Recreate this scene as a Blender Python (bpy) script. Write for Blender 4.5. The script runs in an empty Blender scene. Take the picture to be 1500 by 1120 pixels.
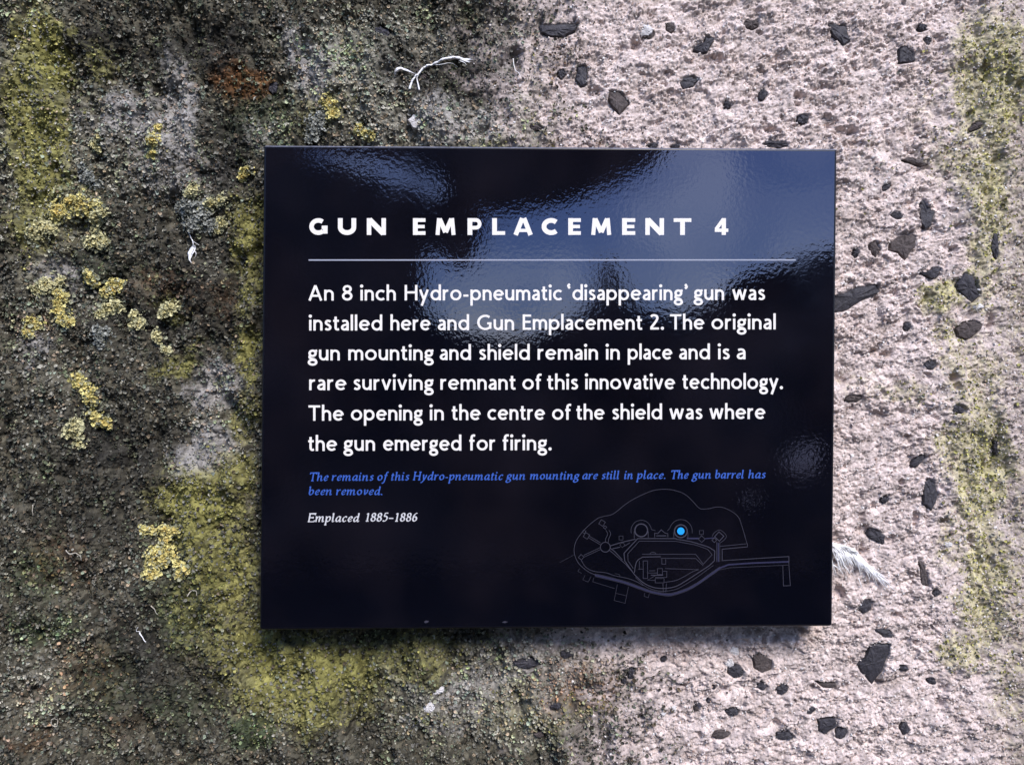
import bpy, math, random
import numpy as np
from mathutils import Vector

rng = np.random.default_rng(7)
random.seed(7)
scene = bpy.context.scene

# ------------------------------------------------------------------ camera
FPX = 1187.0                                   # focal length in pixels of the 1500 px photograph
CAM = np.array([-0.04087, -0.62185, 1.50746])
YAW, PIT, ROL = -0.021506, -0.005814, 0.003826
cy, sy, cp, sp = math.cos(YAW), math.sin(YAW), math.cos(PIT), math.sin(PIT)
FWD = np.array([-sy * cp, cy * cp, sp])
r0 = np.array([cy, sy, 0.0])
u0 = np.cross(r0, FWD)
RGT = r0 * math.cos(ROL) + u0 * math.sin(ROL)
UPV = -r0 * math.sin(ROL) + u0 * math.cos(ROL)
cam = bpy.data.cameras.new('camera')
cam.sensor_width = 36.0
cam.lens = FPX / 1500.0 * 36.0
cam.clip_start = 0.01
cam.clip_end = 500.0
camo = bpy.data.objects.new('camera', cam)
scene.collection.objects.link(camo)
from mathutils import Matrix
M3 = Matrix((RGT, UPV, -FWD)).transposed()
camo.matrix_world = Matrix.Translation(Vector(CAM)) @ M3.to_4x4()
scene.camera = camo

# ------------------------------------------------------------------ sky and sun (soft, overcast)
SUN_DIR = np.array([0.28, -0.68, 0.66]); SUN_DIR /= np.linalg.norm(SUN_DIR)
world = bpy.data.worlds.new('World')
scene.world = world
world.use_nodes = True
wn, wl = world.node_tree.nodes, world.node_tree.links
bg = wn['Background']
sky = wn.new('ShaderNodeTexSky')
sky.sky_type = 'NISHITA'
sky.sun_disc = False
sky.sun_elevation = math.asin(SUN_DIR[2])
sky.sun_rotation = math.atan2(SUN_DIR[0], SUN_DIR[1])
sky.air_density = 1.0
sky.dust_density = 0.4
sky.ozone_density = 3.0
wtc = wn.new('ShaderNodeTexCoord')
wnz = wn.new('ShaderNodeTexNoise'); wnz.inputs['Scale'].default_value = 9.0; wnz.inputs['Detail'].default_value = 6.0; wnz.inputs['Distortion'].default_value = 0.6
wl.new(wtc.outputs['Generated'], wnz.inputs['Vector'])
wcr = wn.new('ShaderNodeValToRGB')                        # thin cloud over the blue
wcr.color_ramp.elements[0].position = 0.38; wcr.color_ramp.elements[0].color = (0.55, 0.64, 0.88, 1)
wcr.color_ramp.elements[1].position = 0.66; wcr.color_ramp.elements[1].color = (1.45, 1.28, 1.2, 1)
wl.new(wnz.outputs['Fac'], wcr.inputs['Fac'])
wmx = wn.new('ShaderNodeMix'); wmx.data_type = 'RGBA'; wmx.blend_type = 'MULTIPLY'; wmx.inputs['Factor'].default_value = 1.0
wl.new(sky.outputs['Color'], wmx.inputs['A']); wl.new(wcr.outputs['Color'], wmx.inputs['B'])
wl.new(wmx.outputs['Result'], bg.inputs['Color'])
bg.inputs['Strength'].default_value = 0.10

sun = bpy.data.lights.new('sun', 'SUN')
sun.energy = 1.5
sun.angle = math.radians(20)
sun.color = (1.0, 0.93, 0.87)
suno = bpy.data.objects.new('sun', sun)
scene.collection.objects.link(suno)
suno.rotation_euler = Vector(-SUN_DIR).to_track_quat('-Z', 'Y').to_euler()
suno.location = (2, -4, 6)

scene.view_settings.view_transform = 'Standard'
scene.view_settings.look = 'None'
scene.view_settings.gamma = 1.0
scene.view_settings.use_curve_mapping = False
scene.view_settings.exposure = 1.5
scene.render.engine = 'CYCLES'
scene.cycles.max_bounces = 6

# ------------------------------------------------------------------ pixel <-> place helpers
def ray(px, py):
    d = FWD + RGT * ((px - 750.0) / FPX) - UPV * ((py - 560.0) / FPX)
    return d
def at(px, py, y=0.0):
    d = ray(px, py)
    return CAM + d * ((y - CAM[1]) / d[1])
def pix(x, y, z):
    dx, dy, dz = x - CAM[0], y - CAM[1], z - CAM[2]
    w = dx * FWD[0] + dy * FWD[1] + dz * FWD[2]
    a = dx * RGT[0] + dy * RGT[1] + dz * RGT[2]
    b = dx * UPV[0] + dy * UPV[1] + dz * UPV[2]
    return 750.0 + FPX * a / w, 560.0 - FPX * b / w
MMPX = 0.622 / FPX                              # metres on the wall per photograph pixel

def tag(o, label=None, cat=None, group=None, kind=None):
    if label: o['label'] = label
    if cat: o['category'] = cat
    if group: o['group'] = group
    if kind: o['kind'] = kind
    return o
def link(name, me, mat=None, parent=None):
    o = bpy.data.objects.new(name, me)
    scene.collection.objects.link(o)
    if mat: me.materials.append(mat)
    if parent: o.parent = parent
    return o
def mesh_np(name, co, tris, smooth=False, colors=None, quads=False):
    co = np.ascontiguousarray(co, dtype=np.float32)
    k = 4 if quads else 3
    tris = np.ascontiguousarray(tris, dtype=np.int32)
    me = bpy.data.meshes.new(name)
    me.vertices.add(len(co)); me.vertices.foreach_set('co', co.ravel())
    me.loops.add(tris.size); me.loops.foreach_set('vertex_index', tris.ravel())
    me.polygons.add(len(tris))
    me.polygons.foreach_set('loop_start', np.arange(0, tris.size, k, dtype=np.int32))
    me.polygons.foreach_set('loop_total', np.full(len(tris), k, dtype=np.int32))
    me.polygons.foreach_set('use_smooth', np.full(len(tris), smooth, dtype=bool))
    if colors is not None:
        a = me.color_attributes.new('tint', 'FLOAT_COLOR', 'POINT')
        c = np.ones((len(co), 4), np.float32); c[:, :3] = colors
        a.data.foreach_set('color', c.ravel())
    me.update(calc_edges=True)
    me.validate()
    return me

# ------------------------------------------------------------------ noise in numpy
_perm = rng.permutation(4096).astype(np.int32)
_ang = rng.random(4096) * 2 * np.pi
_gx, _gy = np.cos(_ang).astype(np.float32), np.sin(_ang).astype(np.float32)
def _hash(ix, iy, s):
    return _perm[(ix + _perm[(iy + s * 131) & 4095]) & 4095]
def perlin(x, y, s=0):
    ix = np.floor(x).astype(np.int32); iy = np.floor(y).astype(np.int32)
    fx = (x - ix).astype(np.float32); fy = (y - iy).astype(np.float32)
    ux = fx * fx * fx * (fx * (fx * 6 - 15) + 10); uy = fy * fy * fy * (fy * (fy * 6 - 15) + 10)
    def g(dx, dy):
        h = _hash(ix + dx, iy + dy, s)
        return _gx[h] * (fx - dx) + _gy[h] * (fy - dy)
    a = g(0, 0); b = g(1, 0); c = g(0, 1); d = g(1, 1)
    return 1.5 * ((a + (b - a) * ux) * (1 - uy) + (c + (d - c) * ux) * uy)
def fbm(x, y, s=0, o=4, gain=0.5):
    t = 0; a = 1.0; n = 0
    for i in range(o):
        t = t + a * perlin(x * 2.03 ** i + 17.3 * i, y * 2.03 ** i - 9.1 * i, s + i); n += a; a *= gain
    return t / n
def worley(x, y, s=0):
    ix = np.floor(x).astype(np.int32); iy = np.floor(y).astype(np.int32)
    f1 = np.full(x.shape, 9.0, np.float32); idv = np.zeros(x.shape, np.int32)
    f2 = np.full(x.shape, 9.0, np.float32)
    for dx in (-1, 0, 1):
        for dy in (-1, 0, 1):
            h = _hash(ix + dx, iy + dy, s)
            jx = _perm[h] / 4096.0; jy = _perm[(h + 577) & 4095] / 4096.0
            d = (ix + dx + jx - x) ** 2 + (iy + dy + jy - y) ** 2
            d = d.astype(np.float32)
            m = d < f1
            f2 = np.where(m, f1, np.minimum(f2, d)); idv = np.where(m, h, idv); f1 = np.where(m, d, f1)
    return np.sqrt(f1), np.sqrt(f2), idv
def sstep(a, b, x):
    t = np.clip((x - a) / (b - a), 0, 1)
    return t * t * (3 - 2 * t)

# ------------------------------------------------------------------ materials
def new_mat(name):
    m = bpy.data.materials.new(name); m.use_nodes = True
    return m, m.node_tree.nodes, m.node_tree.links, m.node_tree.nodes['Principled BSDF']
def mat_tinted(name, rough=0.85, spec=0.25, nscale=900.0, namt=0.35, bump=0.0, bscale=1200.0, trans=0.0):
    """base colour from the object's own mineral / plant colouring, broken up by fine noise"""
    m, n, l, p = new_mat(name)
    at_ = n.new('ShaderNodeAttribute'); at_.attribute_name = 'tint'
    tc = n.new('ShaderNodeTexCoord')
    nz = n.new('ShaderNodeTexNoise'); nz.inputs['Scale'].default_value = nscale; nz.inputs['Detail'].default_value = 3
    l.new(tc.outputs['Object'], nz.inputs['Vector'])
    mr = n.new('ShaderNodeMapRange')
    mr.inputs['From Min'].default_value = 0.3; mr.inputs['From Max'].default_value = 0.7
    mr.inputs['To Min'].default_value = 1 - namt; mr.inputs['To Max'].default_value = 1 + namt
    l.new(nz.outputs['Fac'], mr.inputs['Value'])
    vm = n.new('ShaderNodeVectorMath'); vm.operation = 'SCALE'
    l.new(at_.outputs['Color'], vm.inputs[0]); l.new(mr.outputs['Result'], vm.inputs['Scale'])
    l.new(vm.outputs['Vector'], p.inputs['Base Color'])
    p.inputs['Roughness'].default_value = rough
    p.inputs['Specular IOR Level'].default_value = spec
    if bump:
        b2 = n.new('ShaderNodeTexNoise'); b2.inputs['Scale'].default_value = bscale; b2.inputs['Detail'].default_value = 4
        l.new(tc.outputs['Object'], b2.inputs['Vector'])
        bp = n.new('ShaderNodeBump'); bp.inputs['Strength'].default_value = 0.7; bp.inputs['Distance'].default_value = bump
        l.new(b2.outputs['Fac'], bp.inputs['Height']); l.new(bp.outputs['Normal'], p.inputs['Normal'])
    return m
def mat_plain(name, col, rough=0.6, spec=0.4, var=0.3, nscale=300.0, bump=0.0, bscale=600.0):
    m, n, l, p = new_mat(name)
    tc = n.new('ShaderNodeTexCoord')
    nz = n.new('ShaderNodeTexNoise'); nz.inputs['Scale'].default_value = nscale; nz.inputs['Detail'].default_value = 4
    l.new(tc.outputs['Object'], nz.inputs['Vector'])
    cr = n.new('ShaderNodeValToRGB')
    cr.color_ramp.elements[0].position = 0.3; cr.color_ramp.elements[1].position = 0.7
    cr.color_ramp.elements[0].color = (*[c * (1 - var) for c in col], 1)
    cr.color_ramp.elements[1].color = (*[min(1, c * (1 + var)) for c in col], 1)
    l.new(nz.outputs['Fac'], cr.inputs['Fac']); l.new(cr.outputs['Color'], p.inputs['Base Color'])
    p.inputs['Roughness'].default_value = rough
    p.inputs['Specular IOR Level'].default_value = spec
    if bump:
        b2 = n.new('ShaderNodeTexNoise'); b2.inputs['Scale'].default_value = bscale; b2.inputs['Detail'].default_value = 4
        l.new(tc.outputs['Object'], b2.inputs['Vector'])
        bp = n.new('ShaderNodeBump'); bp.inputs['Strength'].default_value = 0.8; bp.inputs['Distance'].default_value = bump
        l.new(b2.outputs['Fac'], bp.inputs['Height']); l.new(bp.outputs['Normal'], p.inputs['Normal'])
    return m

M_wall = mat_tinted('weathered_concrete', 0.9, 0.2, 1400.0, 0.16, 0.0006, 1500.0)
M_dark = mat_tinted('dark_lichen', 0.85, 0.2, 1100.0, 0.3)
M_olive = mat_tinted('olive_lichen', 0.85, 0.2, 1100.0, 0.25)
M_yellow = mat_tinted('yellow_lichen', 0.8, 0.2, 1000.0, 0.22)
M_stone = mat_plain('basalt_chip', (0.040, 0.038, 0.047), 0.65, 0.4, 0.5, 500.0, 0.0006, 900.0)
M_stone2 = mat_plain('brown_grey_chip', (0.085, 0.070, 0.068), 0.8, 0.3, 0.4, 500.0, 0.0008, 900.0)
M_pale = mat_plain('pale_pebble', (0.62, 0.60, 0.60), 0.7, 0.3, 0.15, 600.0, 0.0004, 900.0)
M_straw = mat_plain('dry_straw', (0.50, 0.46, 0.38), 0.7, 0.3, 0.3, 400.0)
M_feather = mat_plain('white_feather', (0.92, 0.92, 0.93), 0.6, 0.3, 0.06, 400.0)

# glossy black-navy enamel with a fine orange peel
M_panel, n, l, p = new_mat('navy_enamel')
p.inputs['Base Color'].default_value = (0.0022, 0.0024, 0.0060, 1)
p.inputs['Roughness'].default_value = 0.02
p.inputs['IOR'].default_value = 1.82
p.inputs['Specular Tint'].default_value = (0.70, 0.71, 0.95, 1)
tc = n.new('ShaderNodeTexCoord')
nz = n.new('ShaderNodeTexNoise'); nz.inputs['Scale'].default_value = 330.0; nz.inputs['Detail'].default_value = 2.0
nz2 = n.new('ShaderNodeTexNoise'); nz2.inputs['Scale'].default_value = 26.0; nz2.inputs['Detail'].default_value = 2.0
l.new(tc.outputs['Object'], nz.inputs['Vector']); l.new(tc.outputs['Object'], nz2.inputs['Vector'])
bp = n.new('ShaderNodeBump'); bp.inputs['Strength'].default_value = 1.0; bp.inputs['Distance'].default_value = 0.00004
bp2 = n.new('ShaderNodeBump'); bp2.inputs['Strength'].default_value = 1.0; bp2.inputs['Distance'].default_value = 0.00006
l.new(nz.outputs['Fac'], bp.inputs['Height']); l.new(nz2.outputs['Fac'], bp2.inputs['Height'])
l.new(bp2.outputs['Normal'], bp.inputs['Normal']); l.new(bp.outputs['Normal'], p.inputs['Normal'])
dz = n.new('ShaderNodeTexNoise'); dz.inputs['Scale'].default_value = 14.0; dz.inputs['Detail'].default_value = 6.0
l.new(tc.outputs['Object'], dz.inputs['Vector'])
cr = n.new('ShaderNodeValToRGB')
cr.color_ramp.elements[0].position = 0.42; cr.color_ramp.elements[1].position = 0.78
cr.color_ramp.elements[0].color = (0.0018, 0.0019, 0.0042, 1); cr.color_ramp.elements[1].color = (0.0075, 0.0060, 0.0090, 1)
sm = n.new('ShaderNodeTexNoise'); sm.inputs['Scale'].default_value = 9.0; sm.inputs['Detail'].default_value = 7.0; sm.inputs['Roughness'].default_value = 0.65
l.new(tc.outputs['Object'], sm.inputs['Vector'])
smr = n.new('ShaderNodeMapRange'); smr.inputs['From Min'].default_value = 0.45; smr.inputs['From Max'].default_value = 0.75
smr.inputs['To Min'].default_value = 0.018; smr.inputs['To Max'].default_value = 0.13
l.new(sm.outputs['Fac'], smr.inputs['Value']); l.new(smr.outputs['Result'], p.inputs['Roughness'])
l.new(dz.outputs['Fac'], cr.inputs['Fac']); l.new(cr.outputs['Color'], p.inputs['Base Color'])
M_side = mat_plain('navy_enamel_edge', (0.004, 0.0045, 0.009), 0.35, 0.25, 0.3, 260.0)
M_lit_edge = mat_plain('painted_lit_edge', (0.12, 0.125, 0.16), 0.5, 0.5, 0.4, 260.0)  # light caught by the top bevel, painted as a paler grey
def ink(name, col, rough=0.3):
    return mat_plain(name, col, rough, 0.3, 0.03, 200.0)
M_white = ink('white_print', (0.84, 0.81, 0.77))
M_blue = ink('blue_print', (0.045, 0.115, 0.46))
M_pale_ink = ink('off_white_print', (0.62, 0.62, 0.64))
M_line = ink('grey_rule_print', (0.36, 0.38, 0.46))
M_plan = ink('dim_lavender_print', (0.048, 0.047, 0.066))
M_planb = ink('dim_violet_print', (0.030, 0.030, 0.066))
M_dot = ink('bright_blue_print', (0.02, 0.36, 0.92))

# ------------------------------------------------------------------ the wall's zones, in photograph pixels laid on the wall
def splat(px, py, items):
    f = np.zeros(px.shape, np.float32)
    for (x, y, rx, ry, rot, w) in items:
        c, s = math.cos(math.radians(rot)), math.sin(math.radians(rot))
        dx, dy = px - x, py - y
        a = (dx * c + dy * s) / rx; b = (-dx * s + dy * c) / ry
        q = a * a + b * b
        f = np.maximum(f, w * np.exp(-q * q * 0.7))
    return f
GREY = [(215, 180, 75, 45, 20, .9), (150, 165, 40, 50, 0, .5), (270, 170, 22, 90, -12, .9), (450, 95, 26, 75, -28, 1.0), (300, 660, 50, 32, -20, 1.0),
        (310, 565, 32, 36, 30, 1.0), (80, 400, 40, 22, 20, .8), (260, 250, 60, 34, 10, .6), (50, 510, 26, 30, 0, .6),
        (640, 175, 55, 34, 20, .75), (700, 185, 60, 26, 0, .6), (600, 120, 40, 40, 0, .35), (500, 95, 30, 50, -30, .45), (380, 200, 26, 18, 0, .5),
        (590, 990, 34, 22, 25, .6), (690, 1010, 60, 40, -20, .65), (640, 1060, 60, 22, 0, .6), (360, 985, 22, 18, 0, .6), (760, 975, 80, 50, 0, .55),
        (760, 150, 40, 90, 0, .5)]
OLIVE = [(55, 180, 46, 190, 0, .95), (70, 80, 40, 60, 0, 1.), (90, 300, 60, 60, 0, .5), (360, 350, 26, 60, 0, .9), (362, 520, 20, 50, 0, .9),
         (290, 740, 60, 70, -25, 1.), (330, 830, 60, 80, 0, .85), (360, 610, 26, 40, 0, .7), (400, 970, 70, 52, 15, 1.), (500, 985, 62, 46, 0, .95), (340, 700, 40, 40, 0, .8),
         (350, 940, 50, 60, 0, .7), (420, 1030, 60, 36, 0, .7), (255, 535, 44, 16, -35, .8), (250, 452, 24, 20, 0, .7), (370, 425, 18, 44, 0, .7),
         (150, 105, 22, 16, 0, .6), (140, 120, 30, 60, 0, .35), (250, 90, 60, 40, 0, .15), (480, 165, 50, 30, -30, .5), (720, 210, 60, 16, 0, .45), (785, 140, 30, 70, 0, .35), (800, 190, 50, 40, 0, .4),
         (780, 1040, 90, 40, 0, .4), (700, 960, 50, 30, 0, .3), (600, 960, 90, 36, 0, .6), (620, 1050, 60, 30, 0, .4), (440, 990, 120, 70, 0, .95), (300, 880, 60, 90, 0, .6)]
ROLIVE = [(1450, 120, 60, 110, 0, 1.), (1410, 230, 46, 60, 0, .75), (1448, 300, 40, 120, 0, .95), (1385, 428, 44, 24, 12, 1.0), (1440, 400, 26, 60, 0, .8), (1400, 490, 50, 28, 20, .75),
          (1420, 560, 60, 60, 0, .7), (1310, 575, 50, 22, 10, .6), (1440, 690, 46, 120, 0, 1.), (1400, 660, 40, 50, 0, .8), (1440, 860, 44, 110, 0, .95), (1395, 780, 26, 60, 0, .6),
          (1405, 950, 40, 40, 0, .85), (1360, 155, 40, 40, 0, .4), (1290, 240, 60, 40, 0, .28), (1240, 330, 50, 50, 0, .18), (1470, 1000, 30, 60, 0, .6), (1330, 100, 70, 40, 0, .2), (1270, 560, 50, 26, 0, .4), (1500, 250, 60, 400, 0, .5), (1500, 900, 60, 260, 0, .5)]
RUST = [(355, 118, 44, 32, 20, 1.0), (240, 415, 60, 34, 20, .45), (330, 440, 30, 24, 0, .4), (90, 820, 50, 50, 20, .4), (50, 470, 20, 20, 0, .4), (130, 980, 50, 40, 0, .35), (60, 1010, 30, 22, 0, .3), (830, 100, 40, 40, 0, .35), (850, 220, 60, 30, 0, .4),
        (850, 1010, 70, 40, 0, .5), (980, 945, 60, 22, 0, .5), (190, 1060, 40, 30, 0, .3), (50, 1080, 30, 14, 0, .5), (1080, 965, 60, 20, 0, .3)]
GREEN = [(60, 840, 44, 40, 0, .7), (270, 900, 50, 60, -20, .7), (70, 920, 50, 26, 0, .7), (160, 1000, 60, 60, 0, .5), (500, 80, 60, 40, 0, .4), (380, 170, 60, 50, 0, .6), (370, 1070, 30, 24, 0, .9), (560, 960, 60, 60, 0, .5), (260, 1040, 60, 40, 0, .5), (140, 390, 60, 30, 0, .4)]
BLACK = [(140, 70, 50, 34, 0, .8), (300, 70, 70, 40, 0, .8), (330, 190, 60, 30, 30, .7), (330, 265, 30, 24, 0, .8), (270, 330, 60, 40, 0, .4), (210, 470, 60, 30, 10, .8), (160, 650, 90, 40, 20, .8), (250, 640, 30, 30, 0, .6), (120, 380, 40, 20, 0, .8),
         (600, 110, 46, 26, 40, .8), (690, 110, 70, 50, 20, .7), (560, 60, 50, 20, 0, .6), (700, 65, 40, 26, 0, .7), (210, 960, 70, 50, 20, .7), (300, 1000, 24, 40, 0, .6), (140, 990, 30, 20, 0, .8), (160, 480, 50, 24, 0, .6), (760, 90, 20, 30, 0, .9), (620, 1000, 30, 40, 0, .6), (530, 1060, 30, 20, 0, .5), (470, 1060, 50, 18, 0, .5), (300, 420, 80, 110, 0, .6), (150, 720, 110, 90, 0, .55), (230, 960, 70, 110, 0, .55), (335, 225, 26, 80, 0, .8), (110, 400, 50, 26, 0, .8), (270, 80, 110, 36, 0, .7), (720, 100, 60, 60, 0, .6)]
LIGHT = [(500, 95, 80, 70, 0, 1.), (600, 60, 80, 40, 0, .7), (540, 150, 70, 50, 0, .8), (730, 60, 60, 50, 0, .6), (55, 150, 50, 180, 0, .8), (230, 180, 90, 60, 0, .6), (660, 185, 110, 40, 0, .9), (560, 190, 40, 40, 0, .7), (770, 130, 40, 100, 0, .8), (400, 190, 40, 20, 0, .5), (90, 250, 60, 120, 0, .6), (170, 230, 70, 60, 0, .5),
         (290, 300, 60, 50, 0, .4), (90, 430, 70, 70, 0, .4), (320, 640, 60, 60, 0, .6), (330, 380, 40, 40, 0, .4), (60, 1010, 60, 60, 0, .5), (100, 940, 50, 40, 0, .4), (650, 1020, 90, 60, 0, .6), (760, 1020, 90, 70, 0, .8), (820, 960, 90, 40, 0, .5), (420, 1040, 60, 40, 0, .4), (200, 830, 60, 40, 0, .25), (100, 590, 60, 60, 0, .3)]
STONES = []       # filled below: (outline px, height mm)
def zones(px, py):
    wx = fbm(px / 60, py / 60, 11, 4) * 34 + fbm(px / 14, py / 14, 15, 3) * 10
    wy = fbm(px / 60, py / 60, 21, 4) * 34 + fbm(px / 14, py / 14, 25, 3) * 10
    qx, qy = px + wx, py + wy
    edge = 785 + 55 * sstep(150, 260, qy) - 20 * sstep(260, 500, qy) + 95 * sstep(900, 1000, qy)
    conc = sstep(-150, 105, qx - edge + 120 * fbm(px / 36, py / 36, 31, 5))
    g = splat(qx, qy, GREY); o = splat(qx, qy, OLIVE); ro = splat(qx, qy, ROLIVE)
    ru = splat(qx, qy, RUST); gr = splat(qx, qy, GREEN); bk = splat(qx, qy, BLACK)
    return conc, g, o, ro, ru, gr, bk

# ------------------------------------------------------------------ chips of black stone and pits in the concrete (photograph pixels)
def blob(cx, cy, w, h, rot=0, n=9, seed=0):
    r = random.Random(seed * 977 + int(cx * 3 + cy))
    out = []
    c, s = math.cos(math.radians(rot)), math.sin(math.radians(rot))
    off = r.random() * 6
    for i in range(n):
        a = 2 * math.pi * i / n + off + r.uniform(-.25, .25)
        k = r.uniform(.78, 1.12)
        x, y = math.cos(a) * w / 2 * k, math.sin(a) * h / 2 * k
        out.append((cx + x * c - y * s, cy + x * s + y * c))
    return out
CHIPS = [
 [(790, 36), (846, 36), (843, 45), (826, 54), (806, 53), (792, 47)],
 blob(950, 52, 18, 10), [(1026, 76), (1016, 74), (1018, 68), (1029, 63), (1035, 54), (1046, 56), (1042, 66), (1036, 77)],
 [(846, 98), (858, 97), (860, 108), (859, 124), (851, 127), (843, 117), (845, 108)],
 [(893, 134), (909, 136), (922, 152), (907, 168), (897, 156), (891, 144)],
 [(996, 121), (1003, 114), (1015, 113), (1022, 118), (1016, 127), (1000, 131)],
 blob(1118, 138, 11, 20, 10), blob(1066, 154, 11, 11), blob(822, 108, 13, 14), blob(957, 213, 14, 9), blob(990, 214, 12, 6), blob(1135, 211, 38, 12),
 [(1212, 36), (1238, 37), (1247, 60), (1236, 66), (1220, 52)],
 [(1317, 72), (1326, 68), (1337, 76), (1342, 88), (1330, 91), (1318, 92)],
 blob(1359, 60, 12, 10), blob(1176, 175, 20, 14, 20),
 [(1322, 234), (1332, 230), (1348, 234), (1362, 240), (1352, 243), (1336, 240)], blob(1298, 274, 18, 7, -20),
 [(1347, 300), (1352, 291), (1359, 304), (1370, 311), (1364, 330), (1354, 336), (1348, 322)],
 blob(1314, 315, 17, 12), [(1304, 354), (1325, 343), (1340, 346), (1339, 363), (1326, 381), (1316, 370), (1303, 366)],
 [(1274, 358), (1282, 353), (1290, 366), (1283, 377), (1277, 370)], blob(1254, 370, 10, 15, 10),
 [(1218, 436), (1232, 430), (1252, 422), (1284, 417), (1287, 428), (1260, 441), (1236, 456), (1218, 458)],
 [(1344, 398), (1358, 401), (1367, 391), (1378, 393), (1376, 404), (1364, 408)],
 [(1401, 416), (1412, 400), (1424, 404), (1432, 424), (1436, 434), (1424, 444), (1414, 434), (1402, 424)],
 [(1400, 482), (1412, 472), (1428, 470), (1438, 477), (1431, 488), (1418, 497), (1404, 492)],
 blob(1329, 478, 11, 15), blob(1363, 534, 17, 14), blob(1458, 360, 12, 44), blob(1430, 185, 22, 10, -30),
 blob(1344, 675, 30, 12, -42), [(1353, 708), (1361, 700), (1372, 712), (1373, 732), (1364, 748), (1353, 738)],
 [(1346, 822), (1354, 826), (1358, 842), (1360, 858), (1350, 855), (1348, 838)], blob(1403, 599, 22, 12, 20), blob(1296, 732, 12, 10),
 [(1264, 878), (1276, 880), (1277, 892), (1264, 898), (1255, 890)],
 [(1282, 921), (1300, 922), (1310, 932), (1294, 931)],
 [(1273, 943), (1300, 941), (1299, 960), (1292, 984), (1279, 1003), (1262, 984), (1257, 974), (1267, 962)],
 [(1103, 962), (1112, 957), (1130, 968), (1131, 980), (1118, 985), (1105, 978)],
 [(1108, 1006), (1114, 996), (1124, 1004), (1120, 1010)], blob(1146, 1009, 17, 15),
 [(1193, 996), (1206, 999), (1224, 1000), (1225, 1005), (1206, 1006)], blob(1324, 978, 16, 7, 10), blob(1365, 998, 16, 7, 15),
 blob(1188, 1040, 17, 10, -20), [(1198, 1053), (1222, 1051), (1227, 1063), (1210, 1075), (1200, 1070)], blob(1232, 1073, 20, 18, -30),
 blob(1150, 1077, 27, 12), blob(1325, 1067, 13, 18), blob(925, 985, 11, 19, 5), blob(914, 997, 9, 9), blob(972, 965, 9, 7),
 blob(1078, 982, 22, 22), blob(1073, 1042, 20, 11, 10), blob(1046, 1006, 6, 6), blob(1038, 1026, 6, 6), blob(1020, 1038, 7, 7), blob(814, 1033, 18, 12), blob(774, 971, 42, 16), blob(830, 958, 20, 12),
 blob(1056, 1076, 26, 12), blob(1285, 786, 34, 16, 30), blob(785, 187, 22, 9, 10), blob(400, 128, 16, 20), blob(612, 100, 15, 50, -38), blob(560, 48, 26, 14, 30),
 blob(790, 1075, 18, 10), blob(1352, 40, 14, 10), blob(982, 40, 12, 16), blob(1100, 36, 26, 14), blob(1459, 655, 9, 24), blob(1371, 868, 11, 9), blob(1250, 584, 24, 10, -10)]
PITS = [(1212, 178, 15, 9), (1240, 192, 14, 7), (870, 135, 14, 9), (1265, 760, 6, 8), (1265, 775, 8, 9), (1310, 792, 12, 7), (1321, 706, 5, 4), (1383, 764, 5, 4), (1392, 553, 6, 6), (1400, 566, 7, 5), (1256, 212, 9, 6), (1250, 463, 6, 6),
        (1377, 1030, 8, 7), (1156, 926, 22, 9), (1135, 935, 7, 7), (1396, 365, 7, 5), (1286, 438, 5, 4), (1300, 520, 10, 5), (1280, 516, 6, 4), (1228, 555, 14, 8), (1226, 787, 8, 10), (1262, 808, 8, 14), (1230, 868, 8, 10), (1050, 85, 20, 6),
        (930, 66, 8, 8), (1290, 605, 8, 5), (1330, 640, 6, 4), (1425, 793, 6, 8), (1170, 140, 8, 5), (1130, 190, 9, 5), (1340, 760, 5, 12), (905, 280, 4, 4), (1450, 470, 6, 14), (1310, 900, 8, 5), (1190, 1004, 6, 5), (1290, 1000, 6, 4), (1340, 940, 5, 4), (1000, 1005, 4, 4), (1120, 940, 5, 4), (940, 1050, 6, 4), (880, 1015, 7, 4), (1240, 1005, 7, 5), (1135, 1058, 6, 6), (590, 1005, 10, 8), (300, 255, 12, 10), (185, 165, 8, 5), (750, 90, 14, 20), (420, 150, 10, 20), (320, 690, 9, 11)]

# ------------------------------------------------------------------ the concrete wall: one displaced sheet, dense where the sign hangs
def axis(a, b, step, far, n_out):
    core = np.arange(a, b, step)
    k = np.linspace(0, 1, n_out + 1)[1:] ** 2.2
    return np.concatenate([(a - far * k)[::-1], core, core[-1] + far * k])
STEP = 0.00062
gx = axis(-0.470, 0.400, STEP, 2.6, 70)
gz = axis(1.195, 1.822, STEP, 1.19, 60)
NX, NZ = len(gx), len(gz)
X, Z = np.meshgrid(gx, gz)
X = X.astype(np.float64); Z = Z.astype(np.float64)
PX, PY = pix(X, 0.0 * X, Z)
CONC, Gm, Om, ROm, RUm, GRm, BKm = zones(PX, PY)
mm = 1000.0
x, z = X * mm, Z * mm
core = sstep(0, 12, np.minimum(np.minimum(x + 560, 480 - x), np.minimum(z - 1110, 1910 - z)) / 8.0)
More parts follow.
